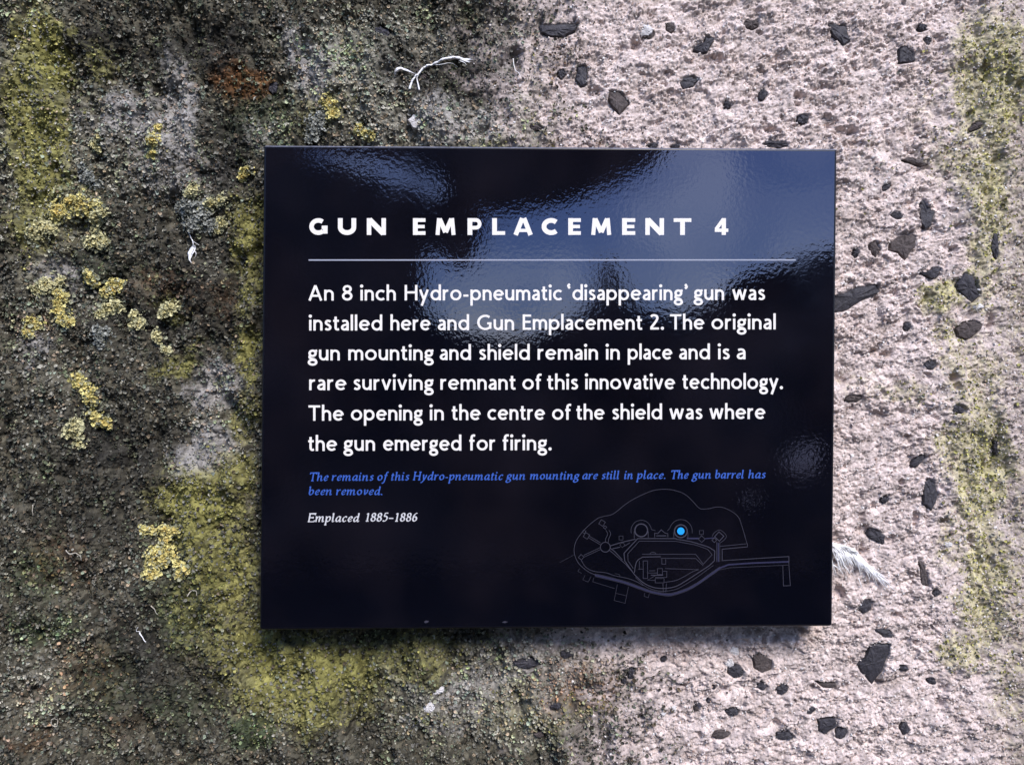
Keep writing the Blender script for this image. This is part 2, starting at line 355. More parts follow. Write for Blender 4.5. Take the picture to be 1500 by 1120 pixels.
# concrete: rough cast, sandy popcorn, raked diagonally
xa, za = (x * 0.85 + z * 0.53), (-x * 0.53 + z * 0.85)
h_big = fbm(x / 85, z / 85, 41, 3) * 5.0 + fbm(x / 28, z / 28, 47, 3) * 2.2
rough = 0.45 + 0.75 * sstep(-.35, .45, fbm(x / 34, z / 34, 57, 3))
xw, zw = x + 3.0 * fbm(x / 12, z / 12, 53, 2), z + 3.0 * fbm(x / 12, z / 12, 54, 2)
xa, za = (xw * 0.9 + zw * 0.43), (-xw * 0.43 + zw * 0.9)
h_mid = fbm(xa / 15, za / 11.0, 51, 4) * 3.6
scarp = sstep(-.03, .10, fbm(xa / 34, za / 20, 58, 4)) * 2.2 + sstep(-.03, .12, fbm(xa / 15, za / 9, 59, 4)) * 1.1
ca, cb, cid = worley(x / 4.6 + .7 * fbm(x / 3, z / 3, 66, 2), z / 4.0 + .7 * fbm(x / 3, z / 3, 67, 2), 68)
fa, fb_, fid = worley(x / 2.3 + .5 * fbm(x / 2, z / 2, 76, 2), z / 2.1 + .5 * fbm(x / 2, z / 2, 77, 2), 69)
crumb = (np.clip((cb - ca) * 2.2, 0, 1) * (0.5 + (cid % 61) / 61.0) * 1.5 + np.clip((fb_ - fa) * 2.2, 0, 1) * (0.3 + (fid % 67) / 67.0) * 1.3) * rough
rg = 1 - np.abs(fbm(xa / 6.2, za / 4.0, 55, 3)) * 2.2
h_fin = fbm(xa / 3.4, za / 2.5, 61, 3, 0.6) * 1.5 * rough
w1, w2, wid = worley(xa / 4.2, za / 3.2, 65)
grain = np.clip(0.75 - w1, 0, 1) * 1.5 * rough
pm, _, pid = worley(xa / 9.0 + 0.5 * fbm(x / 4, z / 4, 73, 2), za / 6.5 + 0.5 * fbm(x / 4, z / 4, 75, 2), 71)
pr = (pid % 97) / 97.0
pits = -sstep(0.42, 0.08, pm) * (pr > 0.80) * (0.5 + 2.2 * pr)
H_con = h_big + h_mid + scarp * 0.9 + crumb * 0.85 + h_fin * 0.85 + pits - 2.2
# lichen mat: crowded rounded thalli
l1, l2, lid = worley(x / 6.5 + fbm(x / 9, z / 9, 81, 2), z / 6.5 + fbm(x / 9, z / 9, 83, 2), 85)
l3, l4, lid2 = worley(x / 2.6, z / 2.6, 91)
clump = fbm(x / 38, z / 38, 95, 3)
ridge = fbm(x / 30 + 0.25 * z / 30, z / 85, 97, 4)
hollow = sstep(.08, .42, fbm(x / 24 - 0.2 * z / 24, z / 46, 98, 4))
H_lic = h_big * 1.5 + clump * 9.0 + ridge * 13.0 - hollow * 6.0 + np.clip(0.8 - l1, 0, 1) * 3.6 + np.clip(0.75 - l3, 0, 1) * 1.6 + h_fin * 0.8
lich = np.clip(1 - CONC + 0.7 * ROm, 0, 1)
Hm = H_con * (1 - lich) + H_lic * lich
# chips sit in sockets, pits are open voids
for k, poly in enumerate(CHIPS):
    pp = np.array(poly); c0 = pp.mean(0); rr = np.abs(pp - c0).max() + 8
    j0 = np.searchsorted(PX[NZ // 2], c0[0] - rr); j1 = np.searchsorted(PX[NZ // 2], c0[0] + rr)
    colz = PY[:, NX // 2]
    i1 = NZ - np.searchsorted(colz[::-1], c0[1] - rr); i0 = NZ - np.searchsorted(colz[::-1], c0[1] + rr)
    if i1 <= i0 or j1 <= j0: continue
    sx, sz_ = PX[i0:i1, j0:j1], PY[i0:i1, j0:j1]
    d = np.full(sx.shape, -1e9)
    hull = pp
    ins = np.zeros(sx.shape, bool); dist = np.full(sx.shape, 1e9)
    for q in range(len(hull)):
        ax, ay = hull[q]; bx, by = hull[(q + 1) % len(hull)]
        cond = ((ay > sz_) != (by > sz_)) & (sx < (bx - ax) * (sz_ - ay) / (by - ay + 1e-9) + ax)
        ins ^= cond
        t = np.clip(((sx - ax) * (bx - ax) + (sz_ - ay) * (by - ay)) / ((bx - ax) ** 2 + (by - ay) ** 2), 0, 1)
        dist = np.minimum(dist, np.hypot(sx - ax - t * (bx - ax), sz_ - ay - t * (by - ay)))
    sd = np.where(ins, -dist, dist)
    w = sstep(2.5, -1.0, sd)
    lv = float(np.mean(Hm[i0:i1, j0:j1]))
    STONES.append((pp, lv))
    Hm[i0:i1, j0:j1] = Hm[i0:i1, j0:j1] * (1 - w) + (lv - 3.2) * w
for (cx, cyy, rx, ry) in PITS:
    q = ((PX - cx + 5 * (h_mid / 2.6)) / rx) ** 2 + ((PY - cyy + 4 * (h_fin)) / ry) ** 2
    Hm -= 5.5 * np.exp(-q * q)
Hm *= core
YW = -Hm / mm
# mineral colours
n_a = fbm(x / 22, z / 22, 101, 4); n_b = fbm(x / 5.0, z / 5.0, 111, 3); n_c = fbm(x / 1.6, z / 1.6, 121, 2)
g_id = ((cid % 53) / 53.0 + (fid % 47) / 47.0) / 2
c_con = np.stack([0.62 + 0 * n_a, 0.525 + 0 * n_a, 0.495 + 0 * n_a], -1)
c_con *= (1 + 0.22 * n_a + 0.30 * n_b + 0.26 * n_c + 0.75 * (g_id - 0.5))[..., None]
tan = sstep(0.05, 0.5, fbm(x / 30, z / 30, 131, 4))[..., None]
c_con = c_con * (1 - 0.30 * tan) + np.array([0.42, 0.33, 0.28]) * 0.30 * tan
pale = sstep(0.30, 0.55, n_b + 0.4 * n_c)[..., None]
c_con = c_con * (1 - .6 * pale) + np.array([0.76, 0.69, 0.66]) * .6 * pale
dk = sstep(0.30, 0.5, fbm(xa / 8, za / 4.5, 141, 4))[..., None]
dirt = (sstep(0.12, 0.5, fbm(xa / 26, za / 14, 145, 4)) * sstep(-.2, .4, n_b + .5 * n_c))[..., None]
c_con = c_con * (1 - 0.45 * dirt) + np.array([0.24, 0.185, 0.165]) * 0.45 * dirt
c_con = c_con * (1 - 0.42 * dk) + np.array([0.12, 0.09, 0.085]) * 0.42 * dk
li = ((lid % 89) / 89.0 * 0.5 + (lid2 % 83) / 83.0 * 0.5)
def vary(c, a):
    return np.array(c) * (1 + a * (li - .5) * 2 + 0.3 * n_b + 0.2 * n_c)[..., None].clip(0.2, 3)
c_lic = vary((0.075, 0.069, 0.050), 0.9)
def mix(c, d, m):
    m = np.clip(m, 0, 1)[..., None]
    return c * (1 - m) + d * m
brk = 0.75 * n_b + 0.35 * n_c
LTm = splat(PX + 30 * fbm(PX / 40, PY / 40, 191, 3), PY + 30 * fbm(PX / 40, PY / 40, 193, 3), LIGHT)
c_lic = mix(c_lic, vary((0.25, 0.235, 0.19), 0.6), LTm * sstep(-.35, .35, LTm - .55 + brk))
c_lic = mix(c_lic, vary((0.020, 0.019, 0.018), 0.6), BKm * sstep(-.5, .3, BKm - 0.4 + brk))
c_lic = mix(c_lic, vary((0.040, 0.055, 0.028), 0.6), GRm * sstep(-.4, .4, GRm - .4 + brk))
c_lic = mix(c_lic, vary((0.30, 0.285, 0.27), 0.45), Gm * sstep(-.25, .25, Gm - .45 + brk))
c_lic = mix(c_lic, vary((0.20, 0.19, 0.062), 0.75), Om * sstep(-.3, .3, Om - .45 + brk))
c_lic = mix(c_lic, vary((0.11, 0.055, 0.024), 0.5), RUm * sstep(-.3, .3, RUm - .4 + brk))
COLW = mix(c_lic, c_con, CONC * (1 - 0.35 * sstep(1430, 1500, PX + 22 * fbm(PX / 18, PY / 18, 181, 3))))
COLW = mix(COLW, vary((0.36, 0.34, 0.14), 0.7), 0.7 * ROm * sstep(-.3, .3, ROm - .5 + brk))
COLW = mix(COLW, vary((0.25, 0.15, 0.11), 0.3), 0.8 * RUm * CONC * sstep(-.3, .3, RUm - .4 + brk))
COLW = np.clip(COLW, 0.008, 0.82)
vid = np.arange(NX * NZ).reshape(NZ, NX)
quad = np.stack([vid[:-1, :-1], vid[:-1, 1:], vid[1:, 1:], vid[1:, :-1]], -1).reshape(-1, 4)
wall_me = mesh_np('concrete_wall', np.stack([X, YW, Z], -1).reshape(-1, 3), quad, True, COLW.reshape(-1, 3), quads=True)
wall = link('concrete_wall', wall_me, M_wall)
tag(wall, 'rough weathered pinkish grey concrete wall with embedded black stone chips behind the sign', 'wall')

def wall_y(px_, pz_):
    j = np.clip(np.searchsorted(gx, px_), 0, NX - 1); i = np.clip(np.searchsorted(gz, pz_), 0, NZ - 1)
    return YW[i, j]

# ------------------------------------------------------------------ black chips and pale pebbles, parts of the wall
def make_chip(poly, lv, mat, name, rise=1.6):
    pp = np.array(poly); c0 = pp.mean(0)
    r = random.Random(int(c0[0] * 7 + c0[1] * 13))
    y0 = -lv / mm
    ring = []
    fine = []
    for q in range(len(pp)):
        a, b = pp[q], pp[(q + 1) % len(pp)]
        fine += [a, a * .67 + b * .33 + np.array([r.uniform(-1.3, 1.3), r.uniform(-1.3, 1.3)]), a * .33 + b * .67 + np.array([r.uniform(-1.3, 1.3), r.uniform(-1.3, 1.3)])]
    fine = np.array(fine); K = len(fine)
    tilt = (r.uniform(-.06, .06), r.uniform(-.06, .06))
    levels = [(1.03, -6.0), (1.0, -0.6), (0.90, 0.55 * rise), (0.5, rise)]
    vs = []
    for s, hh in levels:
        for v in fine:
            q = c0 + (v - c0) * s
            w = at(q[0], q[1], y0)
            hgt = hh + (r.uniform(-.45, .45) + (q - c0) @ np.array(tilt) if hh > -5 else 0)
            vs.append((w[0], y0 - hgt / mm, w[2]))
    w = at(c0[0], c0[1], y0); vs.append((w[0], y0 - (rise + r.uniform(-.3, .5)) / mm, w[2]))
    fs = []
    for L_ in range(len(levels) - 1):
        for q in range(K):
            a, b = L_ * K + q, L_ * K + (q + 1) % K
            fs.append((a, b, b + K, a + K))
    top = (len(levels) - 1) * K
    for q in range(K): fs.append((top + q, top + (q + 1) % K, len(vs) - 1))
    me = bpy.data.meshes.new(name); me.from_pydata(vs, [], fs); me.update()
    return link(name, me, mat, wall)
for pp, lv in STONES:
    if abs(pp[:, 0].mean() - 612) < 6 and abs(pp[:, 1].mean() - 100) < 6: lv -= 4.0      # slate deep in a hollow
    make_chip(pp, lv, (M_stone, M_stone, M_stone2)[int(pp[0, 0] * 7) % 3], 'stone_chip', 0.5 + 0.018 * min(40, np.ptp(pp[:, 0])))
for k, (cx, cyy, w_, h_) in enumerate([(1075, 954, 17, 16), (1069, 971, 15, 13), (971, 1044, 9, 10), (986, 1037, 12, 12), (864, 1017, 9, 9), (945, 45, 26, 18), (610, 178, 24, 22), (1388, 797, 16, 9), (640, 1010, 26, 16), (628, 1035, 17, 20), (1431, 449, 18, 13), (590, 1052, 12, 9)]):
    w = at(cx, cyy); lv = -wall_y(w[0], w[2]) * mm
    make_chip(blob(cx, cyy, w_, h_, 0, 8, k), lv - 0.3, M_pale, 'pale_pebble', 1.3)

# ------------------------------------------------------------------ lichen: little cupped lobes
def lobes(cx, cyy, cz, nx_, ny_, nz_, rad, cup, col, K=7):
    N = len(cx)
    nrm = np.stack([nx_, ny_, nz_], -1); nrm /= np.linalg.norm(nrm, axis=1)[:, None]
    up = np.tile([0.31, 0.2, 0.93], (N, 1)); t = np.cross(up, nrm); t /= np.linalg.norm(t, axis=1)[:, None]; b = np.cross(nrm, t)
    ph = rng.random(N) * 6.28
    V = np.zeros((N, K + 1, 3)); Cc = np.zeros((N, K + 1, 3))
    ctr = np.stack([cx, cyy, cz], -1)
    V[:, 0] = ctr; Cc[:, 0] = col * 0.92
    for k in range(K):
        a = ph + 2 * np.pi * k / K
        rr = rad * rng.uniform(0.55, 1.25, N)
        hh = rad * cup * rng.uniform(0.2, 1.5, N)
        V[:, k + 1] = ctr + t * (np.cos(a) * rr)[:, None] + b * (np.sin(a) * rr)[:, None] + nrm * hh[:, None]
        Cc[:, k + 1] = col * rng.uniform(0.92, 1.15, N)[:, None]
    base = (np.arange(N) * (K + 1))[:, None]
    T = []
    for k in range(K):
        T.append(np.concatenate([base, base + 1 + k, base + 1 + (k + 1) % K], 1))
    T = np.stack(T, 1).reshape(-1, 3)
    return V.reshape(-1, 3), T, Cc.reshape(-1, 3)
def scatter(n):
    px_ = rng.uniform(-30, 1530, n); py_ = rng.uniform(-30, 1150, n)
    keep = ~((px_ > 400) & (px_ < 1200) & (py_ > 235) & (py_ < 895))
    return px_[keep], py_[keep]
def rough_normals(N, s):
    return rng.normal(0, s, N), -np.ones(N), rng.normal(0.15, s, N)
def build_cover(name, n, fn, mat, rmin, rmax, cup, K=7):
    px_, py_ = scatter(n)
    zz = zones(px_, py_)
    prob, col = fn(px_, py_, zz)
    k = rng.random(len(px_)) < prob
    px_, py_, col = px_[k], py_[k], col[k]
    w = at(0, 0); P_ = np.array([at(a, b) for a, b in zip(px_, py_)])
    yy = wall_y(P_[:, 0], P_[:, 2])
    N = len(px_)
    rad = rng.uniform(rmin, rmax, N) * rng.uniform(.7, 1.2, N) / mm
    nx_, ny_, nz_ = rough_normals(N, 0.55)
    V, T, Cc = lobes(P_[:, 0], yy - rng.uniform(0.0, 1.3, N) / mm, P_[:, 2], nx_, ny_, nz_, rad, cup, col, K)
    return link(name, mesh_np(name, V, T, False, Cc.clip(0.006, .8)), mat)
def f_dark(px_, py_, zz):
    c, g, o, ro, ru, gr, bk = zz
    N = len(px_)
    prob = np.clip((1 - c) * (1 - 0.3 * g) * (1 - 0.75 * o) * 1.15, 0, 1) * (0.95 - 0.35 * bk)
    t = rng.random(N)[:, None]; u = rng.random(N)[:, None]
    li_ = splat(px_ + 20 * fbm(px_ / 30, py_ / 30, 161, 2), py_, LIGHT)[:, None]
    t = np.clip(0.42 * t + 0.58 * (0.5 + 0.85 * fbm(px_ / 8, py_ / 8, 163, 3)[:, None]) + 0.20 * li_, 0, 1)
    gz_ = (g * (rng.random(N) < .8))[:, None]
    col = ((0.017 + 0.62 * t ** 2.9) * (1 + 0.9 * li_) + 0.06 * li_ * u).clip(0, .50) * np.array([1.0, 0.965, 0.80])
    col = col * (1 - gz_) + np.array([.31, .297, .285]) * (.45 + 1.1 * t) * gz_
    warm = (u < .18); cool = (u > .86)
    col = np.where(warm, col * np.array([1.12, 0.93, 0.78]), col); col = np.where(cool, col * np.array([.86, 1.02, .95]), col)
    gm = (gr * (rng.random(N) < .6))[:, None]; col = col * (1 - gm) + col * np.array([.7, .95, .5]) * gm
    rm = (ru * (rng.random(N) < .6))[:, None]; col = col * (1 - rm) + col * np.array([1.35, .68, .38]) * rm
    om = (o * (rng.random(N) < .5))[:, None]; col = col * (1 - om) + np.array([.20, .19, .055]) * om * (0.5 + t)
    col = col * (1 - 0.6 * bk[:, None])
    gg = sstep(.05, .4, fbm(px_ / 34, py_ / 48, 167, 4))[:, None] * (u > .35)       # grey-green patches
    col = col * (1 - gg) + (col * np.array([1.15, 1.22, .92]) + np.array([.045, .050, .030])) * gg
    return prob, col
def f_olive(px_, py_, zz):
    c, g, o, ro, ru, gr, bk = zz
    N = len(px_)
    m = np.maximum(o * (1 - c * 0.6), ro * 0.9)
    nn = fbm(px_ / 16, py_ / 16, 151, 3)
    prob = np.clip(m * sstep(-.45, .45, m - .55 + nn + .5 * fbm(px_ / 5, py_ / 5, 155, 2)), 0, 1) * .8
    t = rng.random(N)[:, None]
    lo = np.array([0.070, 0.068, 0.022]); hi = np.array([0.56, 0.53, 0.19])
    col = lo + (hi - lo) * t ** 1.9
    col = col * (1 + 0.45 * (ro[:, None]))
    t = np.clip(.6 * t + .4 * (.5 + .8 * fbm(px_ / 7, py_ / 7, 165, 2)[:, None]), 0, 1)
    col = lo + (hi - lo) * t ** 1.7
    col = col * (1 + 0.45 * (ro[:, None])) * (1 + .35 * (px_[:, None] < 160))
    gy = rng.random(N)[:, None] < .34 - .1 * ro[:, None]
    col = np.where(gy, np.array([.24, .235, .20]) * (.35 + 1.1 * t) * (1 + .5 * ro[:, None]), col)
    return prob, col
dm = build_cover('dark_lichen_mat', 150000, f_dark, M_dark, 0.5, 1.6, 0.7)
tag(dm, 'mat of crowded grey, black and brown lichen covering the wall left of the sign', 'lichen', kind='stuff')
om_ = build_cover('olive_lichen_crust', 130000, f_olive, M_olive, 0.45, 1.35, 0.6, 6)
tag(om_, 'olive yellow crusty lichen in patches at both edges of the wall', 'lichen', kind='stuff')

# loose mortar grit standing on the concrete, part of the wall
def f_grit(px_, py_, zz):
    c = zz[0]; N = len(px_)
    prob = np.clip(c * (0.35 + 1.1 * fbm(px_ / 9, py_ / 6, 171, 3)), 0, 1)
    t = rng.random(N)[:, None]
    col = np.array([.44, .37, .35]) * (1 - t) + np.array([.78, .71, .68]) * t
    d = rng.random(N)[:, None]
    col = np.where(d > .80, np.array([.84, .79, .77]), col)
    col = np.where(d < .06, col * .25, col); col = np.where((d > .06) & (d < .18), col * np.array([.8, .66, .58]), col)
    return prob, col
grit = build_cover('mortar_grit', 170000, f_grit, M_wall, 0.35, 1.25, -0.85, 5)
grit.parent = wall; grit['kind'] = 'stuff'

# single foliose clumps
def clump_obj(spots, label, palette='yellow', name='yellow_lichen'):
    V, T, C_ = [], [], []; off = 0
    c0 = at(spots[0][0], spots[0][1]); base = np.array([c0[0], float(wall_y(c0[0], c0[2])), c0[2]])
    for (cx, cyy, r) in spots:
        r = r * 1.12; n = int(18 + r * r * 0.85)
        a = rng.random(n) * 6.283; q = np.sqrt(rng.random(n)) * r * rng.uniform(.6, 1.15, n)
        far = rng.random(n) < .13; q = np.where(far, r * rng.uniform(.9, 1.9, n), q)
        q = q * (1 + .22 * np.sin(a * 3 + cx) * np.sin(a * 5 + cyy))
        px_ = cx + np.cos(a) * q; py_ = cyy + np.sin(a) * q * .9
        P_ = np.array([at(u, v) for u, v in zip(px_, py_)])
        dome = np.sqrt(np.clip(1 - (q / (r * 1.2)) ** 2, 0, 1)) * min(6.0, 1.5 + r * .22)
        yy = np.minimum(wall_y(P_[:, 0], P_[:, 2]), 0.002) - (dome * rng.uniform(.35, 1.05, n) + .4) / mm
        nx_ = np.cos(a) * q / r * .7 + rng.normal(0, .45, n); nz_ = -np.sin(a) * q / r * .7 + rng.normal(.1, .45, n)
        t = rng.random(n)[:, None]
        hot = (np.exp(-((px_ - cx - r * .1) ** 2 + (py_ - cyy) ** 2) / (r * .5) ** 2) * rng.random(n))[:, None]
        if palette == 'yellow':
            col = np.array([.42, .39, .15]) * (1 - t) + np.array([.80, .72, .32]) * t
            col = col * (1 - hot * .8) + np.array([.62, .40, .07]) * hot * .8
            pg = rng.random(n)[:, None] < .2
            col = np.where(pg, np.array([.44, .44, .30]) * (.7 + .5 * t), col)
        elif palette == 'pale':
            col = np.array([.32, .32, .20]) * (1 - t) + np.array([.72, .68, .40]) * t
            col = col * (1 - hot * .6) + np.array([.56, .44, .12]) * hot * .6
        else:
            col = np.array([.15, .16, .14]) * (1 - t) + np.array([.42, .43, .39]) * t
        fg = far[:, None] & (rng.random(n)[:, None] < .75)
        col = np.where(fg, np.array([.26, .27, .19]) * (.35 + 1.0 * t), col)
        v, f, c = lobes(P_[:, 0], yy, P_[:, 2], nx_, -np.ones(n), nz_, rng.uniform(0.5, 1.1, n) * rng.choice([.8, 1.0, 1.7], n) / mm, .7, col, 7)
        V.append(v); T.append(f + off); C_.append(c); off += len(v)
    V = np.concatenate(V) - base
    o = link(name, mesh_np(name, V, np.concatenate(T), False, np.concatenate(C_).clip(.01, .8)), M_yellow)
    o.location = base
    tag(o, label, 'lichen', 'lichen clumps growing on the wall')
    return o
clump_obj([(232, 211, 12), (229, 228, 7), (236, 190, 6)], 'small bright yellow lichen clump alone on the bare grey patch left of the sign top')
clump_obj([(121, 303, 17), (86, 310, 15), (147, 303, 9), (104, 298, 12)], 'long pale yellow lichen clump with orange centre, uppermost of the cluster by the left edge')
clump_obj([(75, 336, 12), (54, 342, 11), (62, 330, 8)], 'yellow lichen clump at the far left edge just under the long upper clump', 'pale')
clump_obj([(145, 324, 11), (140, 337, 9), (158, 315, 8)], 'pale cream lichen clump tucked right below the long upper clump', 'pale')
clump_obj([(146, 353, 13), (132, 356, 8), (158, 355, 7)], 'yellow lichen clump with dark hollow under it, lowest of the upper left cluster', 'pale')
clump_obj([(133, 406, 9), (140, 416, 7)], 'small orange yellow lichen clump above the shadowed hollow mid left')
clump_obj([(166, 422, 12), (172, 415, 8), (155, 428, 8)], 'orange speckled lichen clump over the paired pale clump, left of the white feather')
clump_obj([(91, 434, 9), (84, 428, 6)], 'small golden lichen clump above a curved strip of the same lichen')
clump_obj([(88, 455, 10), (94, 467, 10), (104, 472, 8), (84, 444, 6)], 'curved golden lichen strip hanging below a small golden clump')
clump_obj([(161, 452, 12), (150, 460, 8), (172, 448, 8)], 'broad pale yellow lichen clump jutting over a black hollow at mid left', 'pale')
clump_obj([(200, 463, 9), (206, 474, 8), (194, 478, 6)], 'pale ring shaped lichen clump right of the black hollow at mid left', 'pale')
clump_obj([(48, 470, 9), (56, 476, 6), (44, 488, 8)], 'orange and yellow lichen clump touching the left edge at mid height')
clump_obj([(70, 418, 12), (56, 424, 9), (88, 412, 8)], 'grey green lichen clump with yellow tips over the pale bare patch at far left', 'pale')
clump_obj([(115, 552, 8), (124, 560, 9), (136, 573, 12), (142, 585, 10)], 'diagonal bright yellow lichen strip at left, above the rounded pair')
clump_obj([(150, 616, 12), (160, 622, 8), (144, 608, 8)], 'bright yellow lichen clump, right one of the rounded pair at left')
clump_obj([(116, 632, 13), (120, 620, 9), (122, 648, 8)], 'rounded pale yellow lichen clump, left one of the rounded pair at left', 'pale')
clump_obj([(242, 776, 10), (216, 773, 8), (258, 777, 7), (226, 778, 6), (242, 792, 8)], 'thin yellow lichen arch on top of the large lower clump')
clump_obj([(232, 812, 15), (246, 806, 9), (224, 838, 10), (228, 826, 11), (240, 820, 9)], 'largest yellow lichen clump, forked and bright, lower left of the sign')
clump_obj([(265, 828, 10), (276, 832, 8), (262, 838, 8), (258, 816, 6)], 'orange centred yellow lichen clump beside the largest one, nearer the sign')
clump_obj([(484, 155, 11), (490, 170, 9), (478, 148, 8)], 'yellow green lichen clump above the sign near its left end')
clump_obj([(527, 190, 8), (538, 198, 7), (546, 203, 5)], 'small yellow green lichen clump touching the sign top')
clump_obj([(462, 184, 13), (456, 200, 10), (470, 172, 8)], 'dull grey green lichen clump beside the yellow one above the sign', 'grey')
clump_obj([(362, 254, 9), (354, 260, 6)], 'small yellow lichen clump close to the upper left corner of the sign')
clump_obj([(326, 296, 10), (312, 300, 8), (300, 306, 7)], 'pale yellow lichen clump on top of a grey knobbly mass left of the sign', 'pale')
clump_obj([(290, 310, 16), (268, 305, 11), (306, 328, 13), (283, 330, 12)], 'large grey knobbly lichen mass above the small white feather', 'grey')
clump_obj([(324, 326, 9), (318, 338, 6)], 'yellow tipped lichen clump hanging at the right of the grey knobbly mass', 'pale')
clump_obj([(131, 262, 11), (128, 252, 8), (142, 270, 7)], 'rounded blue grey lichen clump on the left above the yellow cluster', 'grey')
clump_obj([(287, 278, 8), (282, 286, 6)], 'small pale green lichen clump above the grey knobbly mass', 'pale')
clump_obj([(140, 215, 8), (147, 220, 6), (150, 205, 5)], 'pale yellow lichen clump upper left beside the bare grey patch', 'pale')
clump_obj([(158, 490, 11), (154, 503, 8)], 'grey green lichen clump below the broad jutting clump at mid left', 'grey')
clump_obj([(229, 490, 7), (232, 498, 5)], 'yellow green lichen tuft in the dark mat below the ring shaped clump', 'pale')
clump_obj([(243, 512, 6), (248, 515, 4)], 'tiny yellow lichen tuft just right of the diagonal strip', 'pale')
clump_obj([(250, 452, 11), (240, 460, 7)], 'olive tinged lichen clump halfway between the left edge and the sign', 'pale')

# ------------------------------------------------------------------ the information sign
PF = -0.030                                    # face of the panel
TL, TR, BR_, BL = at(386, 212.5, PF), at(1226.5, 217.5, PF), at(1219.5, 917, PF), at(380, 922.5, PF)
sign = bpy.data.objects.new('information_sign', None)
scene.collection.objects.link(sign)
ORG = (TL + TR + BR_ + BL) / 4; ORG[1] = PF
sign.location = ORG
tag(sign, 'glossy black information sign with white lettering fixed to the concrete wall', 'sign')
import bmesh
bm = bmesh.new()
fr = [bm.verts.new(Vector(v - ORG)) for v in (BL, BR_, TR, TL)]
bk_ = [bm.verts.new(Vector(v - ORG + np.array([0, 0.024, 0]))) for v in (BL, BR_, TR, TL)]
bm.faces.new(fr); bm.faces.new(bk_[::-1])
for i in range(4):
    j = (i + 1) % 4
    bm.faces.new([fr[j], fr[i], bk_[i], bk_[j]])
bmesh.ops.recalc_face_normals(bm, faces=bm.faces)
bmesh.ops.bevel(bm, geom=[e for e in bm.edges], offset=0.0019, segments=4, profile=0.5, affect='EDGES')
me = bpy.data.meshes.new('panel'); bm.to_mesh(me); bm.free()
for poly in me.polygons: poly.use_smooth = poly.area < 0.004
panel = link('panel', me, M_panel, sign)
me.materials.append(M_lit_edge); me.materials.append(M_side)
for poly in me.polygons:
    if poly.area < 0.004 and abs(poly.normal.y) < 0.999: poly.material_index = (1 if poly.normal.z > 0.25 else 2) if poly.area < 0.0015 else 0  # upward bevel faces take the painted lit tone, other edges stay navy
# stand-off fixings behind the panel
for cx, cyy in ((470, 300), (1140, 300), (1140, 840), (470, 840)):
    bm = bmesh.new()
    bmesh.ops.create_cone(bm, cap_ends=True, segments=20, radius1=0.009, radius2=0.009, depth=0.05)
    bmesh.ops.rotate(bm, verts=bm.verts, cent=(0, 0, 0), matrix=Matrix.Rotation(math.pi / 2, 3, 'X'))
    w = at(cx, cyy, PF)
    bmesh.ops.translate(bm, verts=bm.verts, vec=Vector(w - ORG + np.array([0, 0.048, 0])))
    me = bpy.data.meshes.new('fixing'); bm.to_mesh(me); bm.free()
    link('fixing', me, M_stone, sign)

class Ink:
    """flat print on the panel, collected as ribbons in photograph pixels laid on the panel face"""
    def __init__(s): s.v, s.f, s.k = [], [], 0
    def pt(s, x_, y_):
        w = at(x_, y_, PF) - ORG
        return (w[0], -0.00006 - 0.000006 * (s.k % 9), w[2])
    def ribbon(s, pts, wf, closed=False):
        P_ = [np.array(p_, float) for p_ in pts]
        q = [P_[0]]
        for p_ in P_[1:]:
            if np.hypot(*(p_ - q[-1])) > 1e-4: q.append(p_)
        if closed and np.hypot(*(q[0] - q[-1])) < 1e-3: q.pop()
        P_ = q; n_ = len(P_)
        if n_ < 2: return
        b0 = len(s.v)
        for i in range(n_):
            if closed: a, c = P_[i] - P_[i - 1], P_[(i + 1) % n_] - P_[i]
            else:
                a = P_[i] - P_[i - 1] if i else P_[1] - P_[0]
                c = P_[i + 1] - P_[i] if i < n_ - 1 else P_[-1] - P_[-2]
            a = a / np.hypot(*a); c = c / np.hypot(*c)
            na = np.array([-a[1], a[0]]); nc = np.array([-c[1], c[0]])
            m_ = na + nc
            L_ = np.hypot(*m_)
            m_ = na if L_ < 1e-6 else m_ / L_
            t_ = a + c; t_ = a if np.hypot(*t_) < 1e-6 else t_ / np.hypot(*t_)
            k_ = 1 / max(0.45, m_ @ na)
            hw = wf(t_) / 2 * k_
            s.v.append(s.pt(*(P_[i] + m_ * hw))); s.v.append(s.pt(*(P_[i] - m_ * hw)))
        m_ = n_ if closed else n_ - 1
        for i in range(m_):
            j = (i + 1) % n_
            s.f.append((b0 + 2 * i, b0 + 2 * i + 1, b0 + 2 * j + 1, b0 + 2 * j))
        s.k += 1
    def poly(s, pts):
        b0 = len(s.v); s.v += [s.pt(*p_) for p_ in pts]
        s.f.append(tuple(range(b0, len(s.v)))); s.k += 1
    def disc(s, x_, y_, r, n_=20):
        s.poly([(x_ + r * math.cos(6.28319 * i / n_), y_ + r * math.sin(6.28319 * i / n_)) for i in range(n_)])
    def build(s, name, mat, parent=None):
        me = bpy.data.meshes.new(name); me.from_pydata(s.v, [], s.f); me.update()
        # all print faces look out of the wall
        bm = bmesh.new(); bm.from_mesh(me)
        for f in bm.faces:
            if f.normal.y > 0: f.normal_flip()
        bm.to_mesh(me); bm.free()
        return link(name, me, mat, parent or sign)

